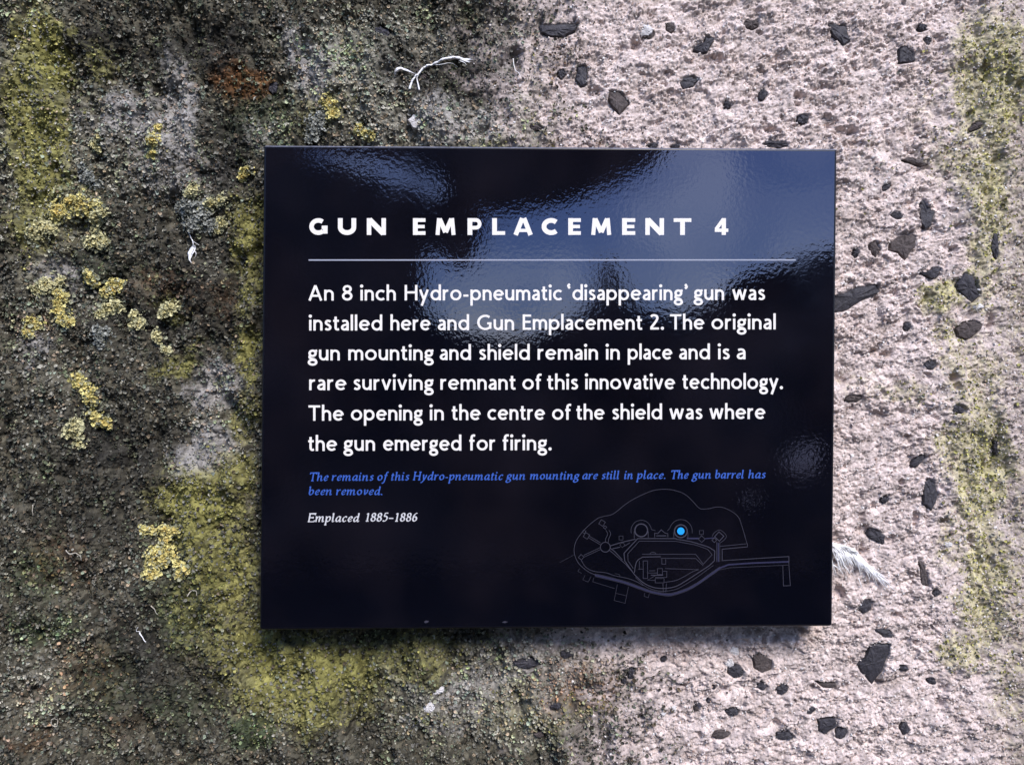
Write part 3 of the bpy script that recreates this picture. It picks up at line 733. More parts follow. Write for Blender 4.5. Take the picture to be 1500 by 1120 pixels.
def A(cx, cyy, rx, ry, a0, a1, n_=None):
    n_ = n_ or max(6, int(abs(a1 - a0) / 12))
    return [(cx + rx * math.cos(math.radians(a0 + (a1 - a0) * i / n_)), cyy + ry * math.sin(math.radians(a0 + (a1 - a0) * i / n_))) for i in range(n_ + 1)]
def S(*p_):
    """smooth curve through points"""
    p_ = [np.array(q, float) for q in p_]; out = []
    e = [2 * p_[0] - p_[1]] + p_ + [2 * p_[-1] - p_[-2]]
    for i in range(1, len(e) - 2):
        for t in np.linspace(0, 1, 6, endpoint=False):
            a, b, c, d = e[i - 1], e[i], e[i + 1], e[i + 2]
            out.append(tuple(0.5 * (2 * b + (c - a) * t + (2 * a - 5 * b + 4 * c - d) * t * t + (3 * b - a - 3 * c + d) * t ** 3)))
    out.append(tuple(p_[-1])); return out
D = lambda x_, y_, r: ('dot', x_, y_, r)
# humanist sans skeletons: baseline 0, x-height 70, capitals 100, pen 16 : (strokes, advance left edge 0, right edge)
SANS = {
 'a': ([S((10, 58), (18, 63), (28, 63), (38, 58), (42, 46)) + [(42, 0)], S((42, 40), (28, 37), (14, 31), (8, 20), (13, 10), (24, 7), (34, 11), (42, 20))], 50),
 'b': ([[(8, 0), (8, 104)], A(34, 35, 26, 28, 0, 360)], 68),
 'c': ([A(35, 35, 27, 28, 48, 312)], 58),
 'd': ([[(60, 0), (60, 104)], A(34, 35, 26, 28, 0, 360)], 68),
 'e': ([[(10, 36), (57, 36)], A(34, 35, 26, 28, 2, 318)], 66),
 'f': ([[(15, 0), (15, 80)] + S((15, 80), (18, 91), (27, 97), (38, 95))[1:], [(1, 63), (34, 63)]], 38),
 'g': ([A(27, 46, 18, 17, 0, 360), S((15, 33), (9, 25), (11, 16), (22, 11)), A(27, -12, 22, 15, 70, 430), S((22, 11), (34, 8), (44, 1), (48, -8)), [(38, 60), (54, 64)]], 54),
 'h': ([[(8, 0), (8, 104)], [(8, 38)] + A(29, 41, 21, 22, 165, 0) + [(50, 0)]], 58),
 'i': ([[(8, 0), (8, 70)], D(8, 93, 10.5)], 16),
 'l': ([[(8, 0), (8, 104)]], 16),
 'm': ([[(8, 0), (8, 70)], [(8, 38)] + A(27, 42, 19, 21, 165, 0) + [(46, 0)], [(46, 38)] + A(65, 42, 19, 21, 165, 0) + [(84, 0)]], 92),
 'n': ([[(8, 0), (8, 70)], [(8, 38)] + A(29, 41, 21, 22, 165, 0) + [(50, 0)]], 58),
 'o': ([A(36, 35, 28, 28, 0, 360)], 72),
 'p': ([[(8, -34), (8, 70)], A(34, 35, 26, 28, 0, 360)], 68),
 'r': ([[(8, 0), (8, 70)], [(8, 36)] + A(30, 40, 22, 23, 165, 75)], 38),
 's': ([S((38, 57), (30, 62), (21, 63), (12, 58), (11, 48), (19, 40), (30, 33), (37, 23), (34, 12), (24, 7), (15, 8), (7, 13))], 44),
 't': ([[(16, 90), (16, 24)] + S((16, 24), (18, 12), (26, 7), (37, 9))[1:], [(1, 63), (36, 63)]], 38),
 'u': ([[(8, 70), (8, 30)] + A(28, 29, 20, 22, 180, 345), [(50, 70), (50, 0)]], 58),
 'v': ([[(7, 70), (30, 2)], [(53, 70), (30, 2)]], 60),
 'w': ([[(7, 70), (25, 2)], [(45, 68), (25, 2)], [(45, 68), (65, 2)], [(83, 70), (65, 2)]], 90),
 'y': ([[(7, 70), (31, 4)], [(55, 70), (17, -34)]], 62),
 '-': ([[(2, 31), (34, 31)]], 36), '.': ([D(10, 9, 10.5)], 20),
 '‘': ([D(9, 83, 9), S((3, 86), (5, 96), (14, 105))], 20), '’': ([D(11, 97, 9), S((17, 94), (15, 84), (6, 75))], 20),
 'A': ([[(6, 0), (40, 98)], [(74, 0), (40, 98)], [(18, 31), (62, 31)]], 80),
 'E': ([[(8, 0), (8, 100)], [(8, 92.5), (54, 92.5)], [(8, 52), (50, 52)], [(8, 7.5), (54, 7.5)]], 54),
 'G': ([A(50, 50, 42, 43, 52, 312), [(80, 48), (80, 9)], [(62, 44), (88, 44)]], 90),
 'H': ([[(8, 0), (8, 100)], [(74, 0), (74, 100)], [(8, 52), (74, 52)]], 82),
 'T': ([[(0, 92.5), (72, 92.5)], [(36, 0), (36, 92)]], 72),
 '8': ([A(31, 75, 19, 18, 0, 360), A(31, 29, 23, 22, 0, 360)], 62),
 '2': ([S((8, 84), (17, 92), (29, 93), (41, 87), (45, 75), (39, 58), (25, 36), (8, 12)), [(4, 7.5), (54, 7.5)]], 54),
}
# slanted serif skeletons, drawn with a broad pen
fl = lambda x_: S((x_, 14), (x_ + 2, 6), (x_ + 9, 5), (x_ + 17, 14))
en = lambda x_, y_=66: [(x_ - 11, y_ - 7), (x_ + 2, y_ + 1)]
SER = {
 'a': ([S((46, 56), (34, 64), (20, 58), (9, 38), (9, 16), (18, 6), (30, 12), (42, 30)), [(47, 66), (43, 14)], fl(43)], 58),
 'b': ([[(10, 104), (10, 16)], S((10, 34), (20, 55), (34, 62), (46, 50), (46, 26), (34, 8), (20, 6), (10, 16)), en(10, 102)], 56),
 'c': ([S((42, 52), (36, 62), (24, 60), (11, 42), (10, 20), (20, 6), (32, 8), (42, 18))], 48),
 'd': ([S((46, 54), (34, 62), (20, 56), (9, 36), (9, 16), (18, 6), (30, 12), (44, 34)), [(48, 104), (44, 14)], fl(44), en(48, 102)], 60),
 'e': ([S((11, 30), (30, 36), (42, 48), (36, 61), (24, 60), (12, 44), (9, 22), (18, 7), (30, 8), (42, 18))], 48),
 'f': ([S((40, 96), (32, 102), (24, 92), (20, 60), (16, 10), (10, -22), (0, -30), (-8, -26)), [(4, 63), (36, 63)]], 34),
 'g': ([A(26, 44, 17, 18, 0, 360), S((14, 30), (8, 20), (16, 12), (34, 8), (44, -6), (36, -24), (16, -30), (2, -20), (6, -4), (18, 8)), [(40, 56), (52, 62)]], 52),
 'h': ([[(10, 104), (10, 0)], S((10, 34), (24, 56), (38, 62), (44, 50), (44, 14)), fl(44), en(10, 102)], 62),
 'i': ([[(9, 66), (9, 14)], fl(9), en(9), D(11, 90, 9)], 28),
 'l': ([[(9, 104), (9, 14)], fl(9), en(9, 102)], 28),
 'm': ([[(9, 66), (9, 0)], S((9, 32), (22, 56), (34, 62), (40, 50), (40, 0)), S((40, 32), (54, 56), (66, 62), (72, 50), (72, 14)), fl(72), en(9)], 92),
 'n': ([[(9, 66), (9, 0)], S((9, 32), (24, 56), (38, 62), (44, 50), (44, 14)), fl(44), en(9)], 64),
 'o': ([A(28, 34, 20, 28, 0, 360)], 56),
 'p': ([[(9, 66), (9, -34)], S((9, 34), (20, 56), (36, 62), (46, 48), (44, 24), (32, 8), (18, 8), (9, 18)), en(9), [(-2, -34), (20, -34)]], 56),
 'r': ([[(9, 66), (9, 0)], S((9, 30), (20, 54), (32, 62), (40, 57)), en(9)], 42),
 's': ([S((34, 54), (28, 62), (18, 60), (12, 50), (20, 38), (32, 26), (30, 12), (18, 6), (6, 14))], 40),
 't': ([[(16, 86), (12, 18)], fl(12), [(2, 63), (32, 63)]], 34),
 'u': ([S((9, 66), (9, 24), (14, 8), (26, 10), (42, 34)), [(44, 66), (44, 14)], fl(44), en(9)], 62),
 'v': ([S((4, 60), (12, 62), (16, 40), (20, 4)), S((20, 4), (38, 28), (44, 50), (38, 64))], 50),
 'y': ([S((6, 60), (14, 62), (18, 40), (24, 6)), S((46, 64), (40, 36), (26, 2), (8, -26), (-4, -28))], 52),
 'E': ([[(10, 0), (10, 97)], [(0, 97), (62, 97), (62, 82)], [(10, 51), (46, 51)], [(46, 42), (46, 60)], [(0, 3), (62, 3), (64, 20)]], 64),
 'H': ([[(12, 0), (12, 97)], [(66, 0), (66, 97)], [(12, 50), (66, 50)], [(0, 3), (24, 3)], [(54, 3), (78, 3)], [(0, 97), (24, 97)], [(54, 97), (78, 97)]], 80),
 'T': ([[(34, 0), (34, 97)], [(2, 80), (2, 97), (68, 97), (68, 80)], [(22, 3), (48, 3)]], 70),
 '1': ([[(26, 0), (26, 96)], [(10, 82), (26, 96)], [(12, 3), (40, 3)]], 48),
 '8': ([A(26, 74, 16, 20, 0, 360), A(26, 27, 19, 23, 0, 360)], 52),
 '5': ([[(46, 96), (16, 96), (12, 56)], S((12, 56), (26, 60), (40, 50), (42, 28), (30, 8), (14, 4), (4, 10))], 50),
 '6': ([S((44, 96), (26, 88), (12, 62), (8, 30)), A(26, 29, 18, 25, 0, 360)], 52),
 '-': ([[(2, 31), (28, 31)]], 32), '–': ([[(2, 36), (48, 36)]], 50), '.': ([D(8, 8, 8.5)], 20),
}
def word(inkp, text, x0, x1, base, cap, font, pen, gap, shear=0.0):
    adv = 0; lay = []
    for ch in text:
        st, w_ = font[ch]; lay.append((st, adv)); adv += w_ + gap
    adv -= gap
    sc = (x1 - x0) / adv; sy_ = cap / 100.0
    def wf_sans(t_):
        return pen * (0.90 + 0.10 * abs(t_[1]))
    def wf_nib(t_):
        nx_, ny_ = math.cos(math.radians(28)), math.sin(math.radians(28))       # broad pen held at an angle
        return pen * (0.42 + 0.64 * abs(t_[0] * ny_ + t_[1] * nx_))
    wf = wf_nib if shear else wf_sans
    for st, a in lay:
        for s_ in st:
            if s_[0] == 'dot':
                _, dx, dy, r = s_
                inkp.disc(x0 + (a + dx + shear * dy) * sc, base - dy * sy_, r * sy_)
            else:
                pts = [(x0 + (a + u + shear * v) * sc, base - v * sy_) for u, v in s_]
                cl = len(pts) > 8 and math.hypot(pts[0][0] - pts[-1][0], pts[0][1] - pts[-1][1]) < 0.05
                inkp.ribbon(pts, wf, cl)
BODY = [
 (440.2, 439.4, [('An', 451.9, 489.2), ('8', 500.7, 516.7), ('inch', 527.9, 579.9), ('Hydro-pneumatic', 592.7, 823.4), ('‘disappearing’', 831.5, 1006.7), ('gun', 1016.5, 1060.8), ('was', 1072.5, 1120.5)]),
 (484.2, 482.2, [('installed', 452.7, 560.1), ('here', 571.9, 630.5), ('and', 641.2, 687.3), ('Gun', 698.8, 753.2), ('Emplacement', 765.5, 940.8), ('2.', 951.5, 972.8), ('The', 981.3, 1031.5), ('original', 1042, 1136.5)]),
 (527.8, 525.9, [('gun', 451.3, 498), ('mounting', 510, 634.8), ('and', 644.1, 690), ('shield', 701.5, 776.1), ('remain', 787.3, 876), ('in', 887.5, 908), ('place', 919.5, 984.5), ('and', 994.7, 1040), ('is', 1051.7, 1068.8), ('a', 1078.7, 1092.5)]),
 (571.4, 569.4, [('rare', 452.7, 507.3), ('surviving', 517.5, 634.8), ('remnant', 644.9, 755.3), ('of', 765.2, 793.2), ('this', 801.2, 846.7), ('innovative', 857.3, 988.5), ('technology.', 999.5, 1146.7)]),
 (616.0, 613.3, [('The', 451.9, 503.3), ('opening', 514, 618.8), ('in', 629.5, 650.3), ('the', 661.5, 703.9), ('centre', 714, 798), ('of', 808.7, 836.5), ('the', 844, 885.3), ('shield', 896.5, 969.9), ('was', 980.5, 1028.8), ('where', 1039.2, 1120.8)]),
 (660.2, 658.0, [('the', 451.3, 493.5), ('gun', 503.6, 549.5), ('emerged', 561.2, 675.9), ('for', 687.3, 725.5), ('firing.', 736.1, 808.1)]),
]
ib = Ink()
for b0, b1, ws in BODY:
    for t, a, b in ws:
        word(ib, t, a, b, b0 + (b1 - b0) * ((a + b) / 2 - 450) / 690, 22.6, SANS, 3.45, 10)
ib.build('body_lettering', M_white)
ic = Ink()
for b0, b1, ws in [
 (704.2, 700.0, [('The', 452.7, 480.1), ('remains', 485.5, 546.3), ('of', 551.9, 566), ('this', 571.9, 598.5), ('Hydro-pneumatic', 604.7, 736.1), ('gun', 741.5, 769.2), ('mounting', 775.9, 847.5), ('are', 852.5, 874.7), ('still', 880.8, 906.5), ('in', 913.9, 926.7), ('place.', 932.8, 975), ('The', 982.1, 1007.5), ('gun', 1013.9, 1041.3), ('barrel', 1046.7, 1089), ('has', 1095.5, 1120.5)]),
 (724.8, 724.0, [('been', 451.3, 486), ('removed.', 491.9, 560.5)])]:
    for t, a, b in ws:
        word(ic, t, a, b, b0 + (b1 - b0) * ((a + b) / 2 - 450) / 690, 12.2, SER, 2.1, 9, 0.16)
ic.build('caption_lettering', M_blue)
idt = Ink()
word(idt, 'Emplaced', 450.8, 525.5, 764, 12.4, SER, 2.15, 8, 0.16)
word(idt, '1885–1886', 534, 610.5, 763.2, 12.6, SER, 2.15, 9, 0.16)
idt.build('date_lettering', M_pale_ink)
# heading: heavy wide capitals
HV = {
 'G': [(A(56, 50, 41, 36.5, 52, 314), 28), ([(97, 47), (97, 8)], 29), ([(76, 45), (111, 45)], 22)],
 'U': [([(15, 100), (15, 46)] + A(55, 46, 40, 32, 180, 360) + [(95, 46), (95, 100)], 30)],
 'N': [([(14, 0), (14, 100)], 28), ([(102, 0), (102, 100)], 28), ([(16, 92), (100, 8)], 34)],
 'E': [([(15, 0), (15, 100)], 30), ([(15, 88.5), (75, 88.5)], 23), ([(15, 50), (70, 50)], 21), ([(15, 11.5), (75, 11.5)], 23)],
 'M': [([(12, 0), (21, 100)], 25), ([(108, 0), (99, 100)], 25), ([(24, 96), (60, 16)], 29), ([(96, 96), (60, 16)], 29)],
 'P': [([(15, 0), (15, 100)], 30), ([(15, 89), (48, 89)] + A(50, 66, 23, 23, 88, -88) + [(15, 43)], 23)],
 'L': [([(15, 0), (15, 100)], 30), ([(15, 11.5), (77, 11.5)], 23)],
 'A': [([(14, 0), (54, 100)], 29), ([(104, 0), (64, 100)], 29), ([(30, 27), (88, 27)], 20)],
 'C': [(A(58, 50, 43, 36.5, 46, 314), 30)],
 'T': [([(0, 88.5), (106, 88.5)], 23), ([(53, 0), (53, 88)], 30)],
 '4': [([(56, 0), (56, 100)], 27), ([(52, 92), (10, 34)], 22), ([(2, 28), (83, 28)], 21)],
}
HW = {'G': 112, 'U': 110, 'N': 116, 'E': 75, 'M': 120, 'P': 87, 'L': 77, 'A': 118, 'C': 98, 'T': 106, '4': 83}
it = Ink()
for ch, a, b in [('G', 452.7, 480.1), ('U', 494.8, 522), ('N', 537.2, 565.5), ('E', 604.7, 623.3), ('M', 638, 667.3), ('P', 684.7, 706), ('L', 720.7, 739.9), ('A', 751.9, 780.7), ('C', 793.2, 817.2),
                 ('E', 832.1, 850.8), ('M', 866, 895.3), ('E', 910.8, 930.5), ('N', 945.2, 972.7), ('T', 986.8, 1012.7), ('4', 1046.5, 1066.8)]:
    sc = (b - a) / HW[ch]
    for pts, w_ in HV[ch]:
        it.ribbon([(a + u * sc, 344.2 - v * 0.246) for u, v in pts], lambda t_, w_=w_: w_ * 0.232)
it.build('title_lettering', M_white)
ir = Ink(); ir.ribbon([(452, 380.9), (1165.5, 380.7)], lambda t_: 1.9); ir.build('divider_line', M_line)

# site plan of the battery, drawn in thin lines
ip, iw = Ink(), Ink()
def pa(pts): return [(820 + u / 6.2222, 710 + v / 6.2222) for u, v in pts]
def pb(pts): return [(990 + u / 6.2222, 710 + v / 6.2222) for u, v in pts]
def ln(pts, w_=1.0, c=False, ink_=None): (ink_ or ip).ribbon(pts, lambda t_: w_ * .74, c)
ln(pa(S((350, 300), (400, 285), (470, 270), (520, 240), (580, 190), (660, 135), (760, 85), (850, 50), (940, 38), (1020, 43), (1058, 52), (1118, 72), (1168, 105), (1218, 155), (1258, 200), (1293, 218), (1358, 215), (1428, 200), (1488, 205), (1558, 235), (1608, 270), (1638, 310), (1658, 370), (1683, 450), (1708, 545))), 0.9)
ln(pa(S((350, 300), (290, 345), (230, 400), (180, 460), (145, 520), (130, 590), (140, 650), (170, 710), (220, 760), (270, 795), (330, 820))), 1.0)
ln(pa(S((195, 685), (230, 740), (280, 775), (340, 790), (420, 798), (500, 825), (620, 850), (700, 880), (760, 915))), 0.9)
ln(pa([(0, 705), (135, 632)]), 0.5)
ln(pa(S((320, 820), (450, 850), (600, 890), (720, 933), (820, 968), (920, 990), (1000, 998), (1060, 985), (1160, 950), (1260, 895), (1360, 825), (1460, 755))) + pb([(480, 725), (700, 710), (1030, 698)]), 3.0, ink_=iw)
for o_ in (-12, 12):
    ln(pa(S((320, 820 + o_), (450, 850 + o_), (600, 890 + o_), (720, 933 + o_), (820, 968 + o_), (920, 990 + o_), (1000, 998 + o_), (1060, 985 + o_), (1160, 950 + o_), (1260, 895 + o_), (1360, 825 + o_), (1460, 755 + o_))), 0.7)
ln(pb([(400, 770), (500, 752), (1025, 728)]), 0.7)
ln(pa(A(415, 565, 45, 45, 0, 360)), 1.3, True)
def box(f, cx, cyy, r, rot, w_=0.9):
    c, s = math.cos(math.radians(rot)), math.sin(math.radians(rot))
    ln(f([(cx + r * (u * c - v * s), cyy + r * (u * s + v * c)) for u, v in ((-1, -1), (1, -1), (1, 1), (-1, 1))]), w_, True)
for q in (-9, 9):
    ln(pa([(262, 470 + q), (372, 535 + q)]), 0.9); ln(pa([(218, 648 + q), (368, 578 + q)]), 0.9)
box(pa, 243, 462, 22, 30); box(pa, 195, 657, 18, 40); box(pa, 385, 345, 22, 30); box(pa, 412, 385, 11, 30); box(pa, 222, 425, 12, 30)
for q in (0, 28):
    ln(pa(S((420 + q, 410), (436 + q, 445), (418 + q, 490), (416 + q, 522))), 0.9)
ln(pa([(455, 555), (560, 522), (690, 492)]), 1.5); ln(pa([(480, 580), (550, 565)]), 1.3); ln(pa([(590, 555), (640, 525)]), 1.0)
ln(pa([(450, 590), (600, 720), (675, 805)]), 1.1); ln(pa([(455, 570), (500, 605), (570, 680)]), 1.3)
box(pa, 558, 482, 18, 0, .7); box(pa, 570, 545, 17, 45, .7)
inner = [(1060, 487), (710, 487), (585, 620), (592, 690), (680, 815)] + S((680, 815), (760, 888), (850, 930), (950, 941), (1058, 922), (1160, 865), (1260, 800), (1360, 735))[1:] + [(1408, 690), (1413, 600)] + S((1413, 600), (1355, 565), (1280, 540), (1180, 512), (1060, 492))[1:]
ln(pa(inner), 1.5, True)
ln(pa(S((690, 840), (770, 915), (860, 955), (950, 966), (1060, 948), (1170, 890), (1270, 825), (1400, 730))), 0.8)
ln(pa([(670, 760), (622, 690), (620, 625), (725, 510), (1060, 512), (1238, 545), (1348, 585), (1388, 635), (1308, 720), (1238, 630), (750, 630)]), 0.9)
ln(pa(S((820, 630), (832, 615), (865, 615), (878, 630))), 0.9)
ln(pa(S((680, 800), (690, 730), (710, 685), (755, 655)) + [(920, 652)]), 1.5)
ln(pa([(920, 667), (1238, 668), (1308, 735)]), 0.9)
for r_ in ([(760, 690), (800, 690), (800, 850), (760, 850), (760, 690)], [(715, 765), (760, 765)], [(725, 690), (725, 770)], [(800, 800), (890, 800)], [(890, 760), (935, 760), (935, 815), (890, 815), (890, 760)], [(940, 785), (975, 785), (975, 840), (870, 840)],
           [(870, 850), (950, 850), (950, 890), (870, 890), (870, 850)], [(870, 825), (800, 865), (870, 868)], [(930, 670), (930, 720), (965, 720), (965, 675)], [(960, 760), (1268, 770)], [(815, 780), (870, 780)]):
    ln(pa(r_), 0.85)
ln(pa(S((955, 885), (1058, 868), (1138, 830), (1208, 790), (1262, 770))), 0.9)
ln(pa([(830, 820), (940, 820)]), 1.6)
for (cx, cyy) in ((742, 412), (1103, 420)):
    ln(pa(A(cx, cyy, 58, 58, 0, 360)), 2.2, True)
    ln(pa([(cx - 64, cyy + 10), (cx - 64, cyy + 72)]), 1.0); ln(pa([(cx + 64, cyy + 10), (cx + 64, cyy + 68)]), 1.0)
ln(pa(A(742, 415, 93, 95, 165, 355)), 0.8); ln(pa(A(1103, 420, 104, 106, 195, 370)), 0.8)
ln(pa([(835, 405), (872, 415)]), 0.8); ln(pa([(1003, 393), (978, 418)]), 0.8)
ln(pa([(865, 475), (865, 437), (892, 442), (925, 408), (958, 437), (985, 442), (985, 475)]), 1.2); ln(pa([(880, 462), (970, 462)]), 1.6)
ln(pb([(100, 486), (210, 486)]), 3.0, ink_=iw); ln(pb([(265, 488), (345, 482)]), 2.0, ink_=iw)
box(pb, 235, 492, 22, 45); box(pb, 233, 432, 18, 0, .7); box(pb, 395, 468, 30, 42, 1.4); box(pb, 350, 502, 15, 42, 1.1)
ln(pb(S((330, 470), (345, 440), (390, 410), (430, 425), (460, 465), (440, 500), (405, 525))), 0.8)
for q in (372, 400): ln(pb([(q, 520), (q, 700)]), 0.9)
ln(pb([(386, 525), (386, 700)]), 2.2, ink_=iw)
ln(pb([(400, 558), (640, 535)]), 0.9); ln(pb([(650, 562), (422, 584), (422, 688), (1030, 650), (1030, 720)]), 1.2)
ln(pb([(650, 530), (655, 565)]), 0.9)
ln(pb([(975, 735), (980, 918), (1043, 915), (1030, 722)]), 1.0)
for r_ in ([(310, 842), (300, 880), (500, 942)], [(525, 905), (495, 1050), (595, 1076), (626, 925)], [(512, 985), (610, 1008)], [(230, 822), (210, 862), (258, 882), (285, 832)], [(775, 980), (768, 1012), (806, 1026), (816, 988)], [(180, 760), (165, 785), (200, 805)], [(500, 805), (545, 815), (548, 835)]):
    ln(pa(r_), 0.55)
ln(pa([(940, 895), (944, 975)]), 0.9); ln(pa([(972, 895), (966, 975)]), 0.9)
plan = ip.build('site_plan', M_plan)
pl2 = iw.build('road_band', M_planb, plan)
idot = Ink(); idot.disc(997.3, 777.4, 5.3, 28); idot.k = 8
idot.build('location_dot', M_dot, plan)
isc = Ink()
isc.poly([(621, 910), (624, 908), (628, 909), (627, 911), (623, 912)])
isc.build('scuff_mark', M_plan)
isc = Ink(); isc.poly([(735, 911), (739, 909), (744, 910), (740, 912)])
isc.build('scuff_mark', M_plan)

# ------------------------------------------------------------------ feathers and threads caught on the wall
def tube(V, F, pts, rad, n_=5):
    P_ = [np.array(p_, float) for p_ in pts]
    b0 = len(V)
    for i, p_ in enumerate(P_):
        t = P_[min(i + 1, len(P_) - 1)] - P_[max(i - 1, 0)]; t /= (np.linalg.norm(t) + 1e-12)
        a = np.cross(t, [0, 1, 0]); a /= (np.linalg.norm(a) + 1e-12); b = np.cross(t, a)
        r = rad(i / (len(P_) - 1))
        for k in range(n_):
            q = 2 * math.pi * k / n_
            V.append(p_ + (a * math.cos(q) + b * math.sin(q) * .6) * r)
    for i in range(len(P_) - 1):
        for k in range(n_):
            F.append((b0 + i * n_ + k, b0 + i * n_ + (k + 1) % n_, b0 + (i + 1) * n_ + (k + 1) % n_, b0 + (i + 1) * n_ + k))
def on_wall(pts, lift=2.0, s0=0, s1=0):
    out = []
    q = S(*pts)
    for i, (u, v) in enumerate(q):
        w = at(u, v); t = i / (len(q) - 1)
        yy = min(float(wall_y(w[0] + dx_, w[2])) for dx_ in (-.0012, 0, .0012))
        out.append(np.array([w[0], yy - (lift + s0 + (s1 - s0) * t) / mm, w[2]]))
    out2 = [out[0]] + [np.array([b[0], (a[1] + b[1] + c[1]) / 3 - .0004, b[2]]) for a, b, c in zip(out, out[1:], out[2:])] + [out[-1]]
    return out2
def feather(name, label, shaft, barbs, cat='feather', sr=0.5, mat=None):
    root_pts = on_wall(shaft, 2.0)
    base = root_pts[0].copy()
    root = bpy.data.objects.new(name, None); scene.collection.objects.link(root); root.location = base
    tag(root, label, cat)
    V, F = [], []
    tube(V, F, [p_ - base for p_ in root_pts], lambda t: sr / mm * (1 - .7 * t))
    me = bpy.data.meshes.new('shaft'); me.from_pydata([tuple(v) for v in V], [], F); me.update()
    for p_ in me.polygons: p_.use_smooth = True
    link('shaft', me, mat or M_feather, root)
    if barbs:
        V, F = [], []
        for pts, r, lift in barbs:
            tube(V, F, [p_ - base for p_ in on_wall(pts, lift)], lambda t: max(.05, r * (1 - t ** 1.6)) / mm, 4)
        me = bpy.data.meshes.new('vane'); me.from_pydata([tuple(v) for v in V], [], F); me.update()
        for p_ in me.polygons: p_.use_smooth = True
        link('vane', me, mat or M_feather, root)
    return root
R_ = random.Random(3)
# arched feather above the sign
main = [(601, 134), (604, 124), (609, 114), (617, 102), (626, 96), (636, 92), (654, 89), (668, 87), (678, 88)]
mc = S(*main)
bb = []
for i in range(150):
    t = R_.random() ** .7; k = int(t * (len(mc) - 2)); u, v = mc[k]; u2, v2 = mc[min(k + 3, len(mc) - 1)]
    dx_, dy_ = u2 - u, v2 - v; L_ = math.hypot(dx_, dy_) or 1; dx_, dy_ = dx_ / L_, dy_ / L_
    sd = R_.choice((-1, 1)); ln_ = R_.uniform(6, 14) * (0.55 + t)
    sp_ = R_.uniform(.01, .16) * (0.3 + t * t) * sd
    bb.append(([(u, v), (u + dx_ * ln_ * .5 - dy_ * sp_ * ln_ * .6, v + dy_ * ln_ * .5 + dx_ * sp_ * ln_ * .6), (u + dx_ * ln_ - dy_ * sp_ * ln_ * 1.3, v + dy_ * ln_ + dx_ * sp_ * ln_ * 1.3)], R_.uniform(.5, .9), R_.uniform(1.6, 2.8)))
bb += [([(615, 135), (613, 126), (611, 116), (614, 107)], .7, 2.2), ([(579, 111), (582, 106), (588, 104), (595, 106), (605, 110), (611, 107)], .9, 2.2), ([(581, 109), (588, 105), (596, 108), (606, 111)], .7, 2.4), ([(634, 93), (648, 97), (660, 94), (670, 98)], .3, 2), ([(672, 90), (680, 93), (685, 99)], .4, 2)]
feather('white_feather', 'curved white feather caught in the dark lichen above the sign', main, bb, sr=.85)
# plume sticking out behind the sign's right edge
main = [(1210, 791), (1224, 796), (1240, 800), (1250, 808), (1262, 820), (1274, 832), (1284, 843)]
mc = S(*main); bb = []
for i in range(130):
    t = R_.random() ** 1.25; k = int(t * (len(mc) - 2)); u, v = mc[k]
    ang = math.radians(R_.gauss(66 - 24 * t, 10)); ln_ = R_.uniform(.3, 1.0) * (58 - 24 * t)
    u += R_.uniform(-3, 2); v += R_.uniform(-1, 3)
    c, s = math.cos(ang), math.sin(ang); bend = R_.uniform(-5, 5)
    bb.append(([(u, v), (u + c * ln_ * .5 + bend * .6, v + s * ln_ * .5), (u + c * ln_ + bend, v + s * ln_ + abs(bend) * .3)], R_.uniform(.3, .65), R_.uniform(1.6, 3.8)))
for i in range(170):
    t = R_.random() * .6; k = int(t * (len(mc) - 2)); u, v = mc[k]
    bb.append(([(u - 6, v - 2), (u + 8, v + 7 + R_.uniform(-3, 7)), (u + 18, v + 24 + R_.uniform(-6, 8))], R_.uniform(.5, .95), R_.uniform(2.8, 3.8)))
bb += [([(1284, 842), (1296, 852), (1304, 860), (1312, 866), (1320, 877)], .3, 2), ([(1255, 845), (1259, 858), (1264, 868)], .35, 2), ([(1216, 824), (1226, 832), (1234, 843)], .5, 2.4), ([(1218, 812), (1232, 825), (1248, 846)], .6, 2.4)]
feather('white_feather', 'fluffy white plume sticking out from behind the right edge of the sign', main, bb, sr=.6)
main = [(279, 340), (281, 347), (285, 354), (294, 360)]
bb = [([(287, 361), (282, 368), (281, 376), (284, 384), (287, 388)], 1.5, 2.4), ([(285, 365), (283, 372), (284, 380)], 1.3, 2.6), ([(288, 362), (287, 370), (284, 378), (285, 386)], .6, 2.2), ([(286, 360), (279, 368), (279, 374)], .4, 2), ([(284, 366), (290, 372), (288, 380)], .4, 2), ([(284, 352), (286, 360), (284, 368)], .4, 2)]
feather('white_feather', 'short curled white feather below the grey knobbly lichen left of the sign', main, bb, sr=.4)
feather('pale_thread', 'thin pale thread hanging in a dark hollow above the middle of the sign', [(752, 80), (753, 90), (755, 99), (759, 107), (763, 117)], [], 'thread', .42)
feather('white_feather', 'tiny bent white quill in the dark lichen left of the lower sign corner', [(217, 937), (210, 931), (205, 925), (199, 924), (202, 918)], [([(205, 926), (211, 931), (216, 936)], .6, 2.2)], sr=.4)
feather('curled_straw', 'small pale loop of straw low in the left corner', A(82, 1056, 4.6, 6.5, 60, 400) + [(87, 1046)], [], 'straw', .45, M_straw)
feather('curled_straw', 'short wavy pale straw above the reddish patch at lower left', [(103, 803), (112, 807), (120, 806), (126, 812), (127, 817)], [], 'straw', .5, M_straw)
feather('curled_straw', 'hooked pale straw just below the large yellow lichen clump', [(277, 871), (282, 864), (290, 862), (293, 869)], [], 'straw', .5, M_straw)
feather('curled_straw', 'short pale straw among dark lichen between largest clump and bent quill', [(222, 886), (228, 892), (234, 899)], [], 'straw', .5, M_straw)
feather('curled_straw', 'straight pale straw at the far left edge beside rusty lichen', [(52, 738), (54, 745), (56, 752)], [], 'straw', .4, M_straw)

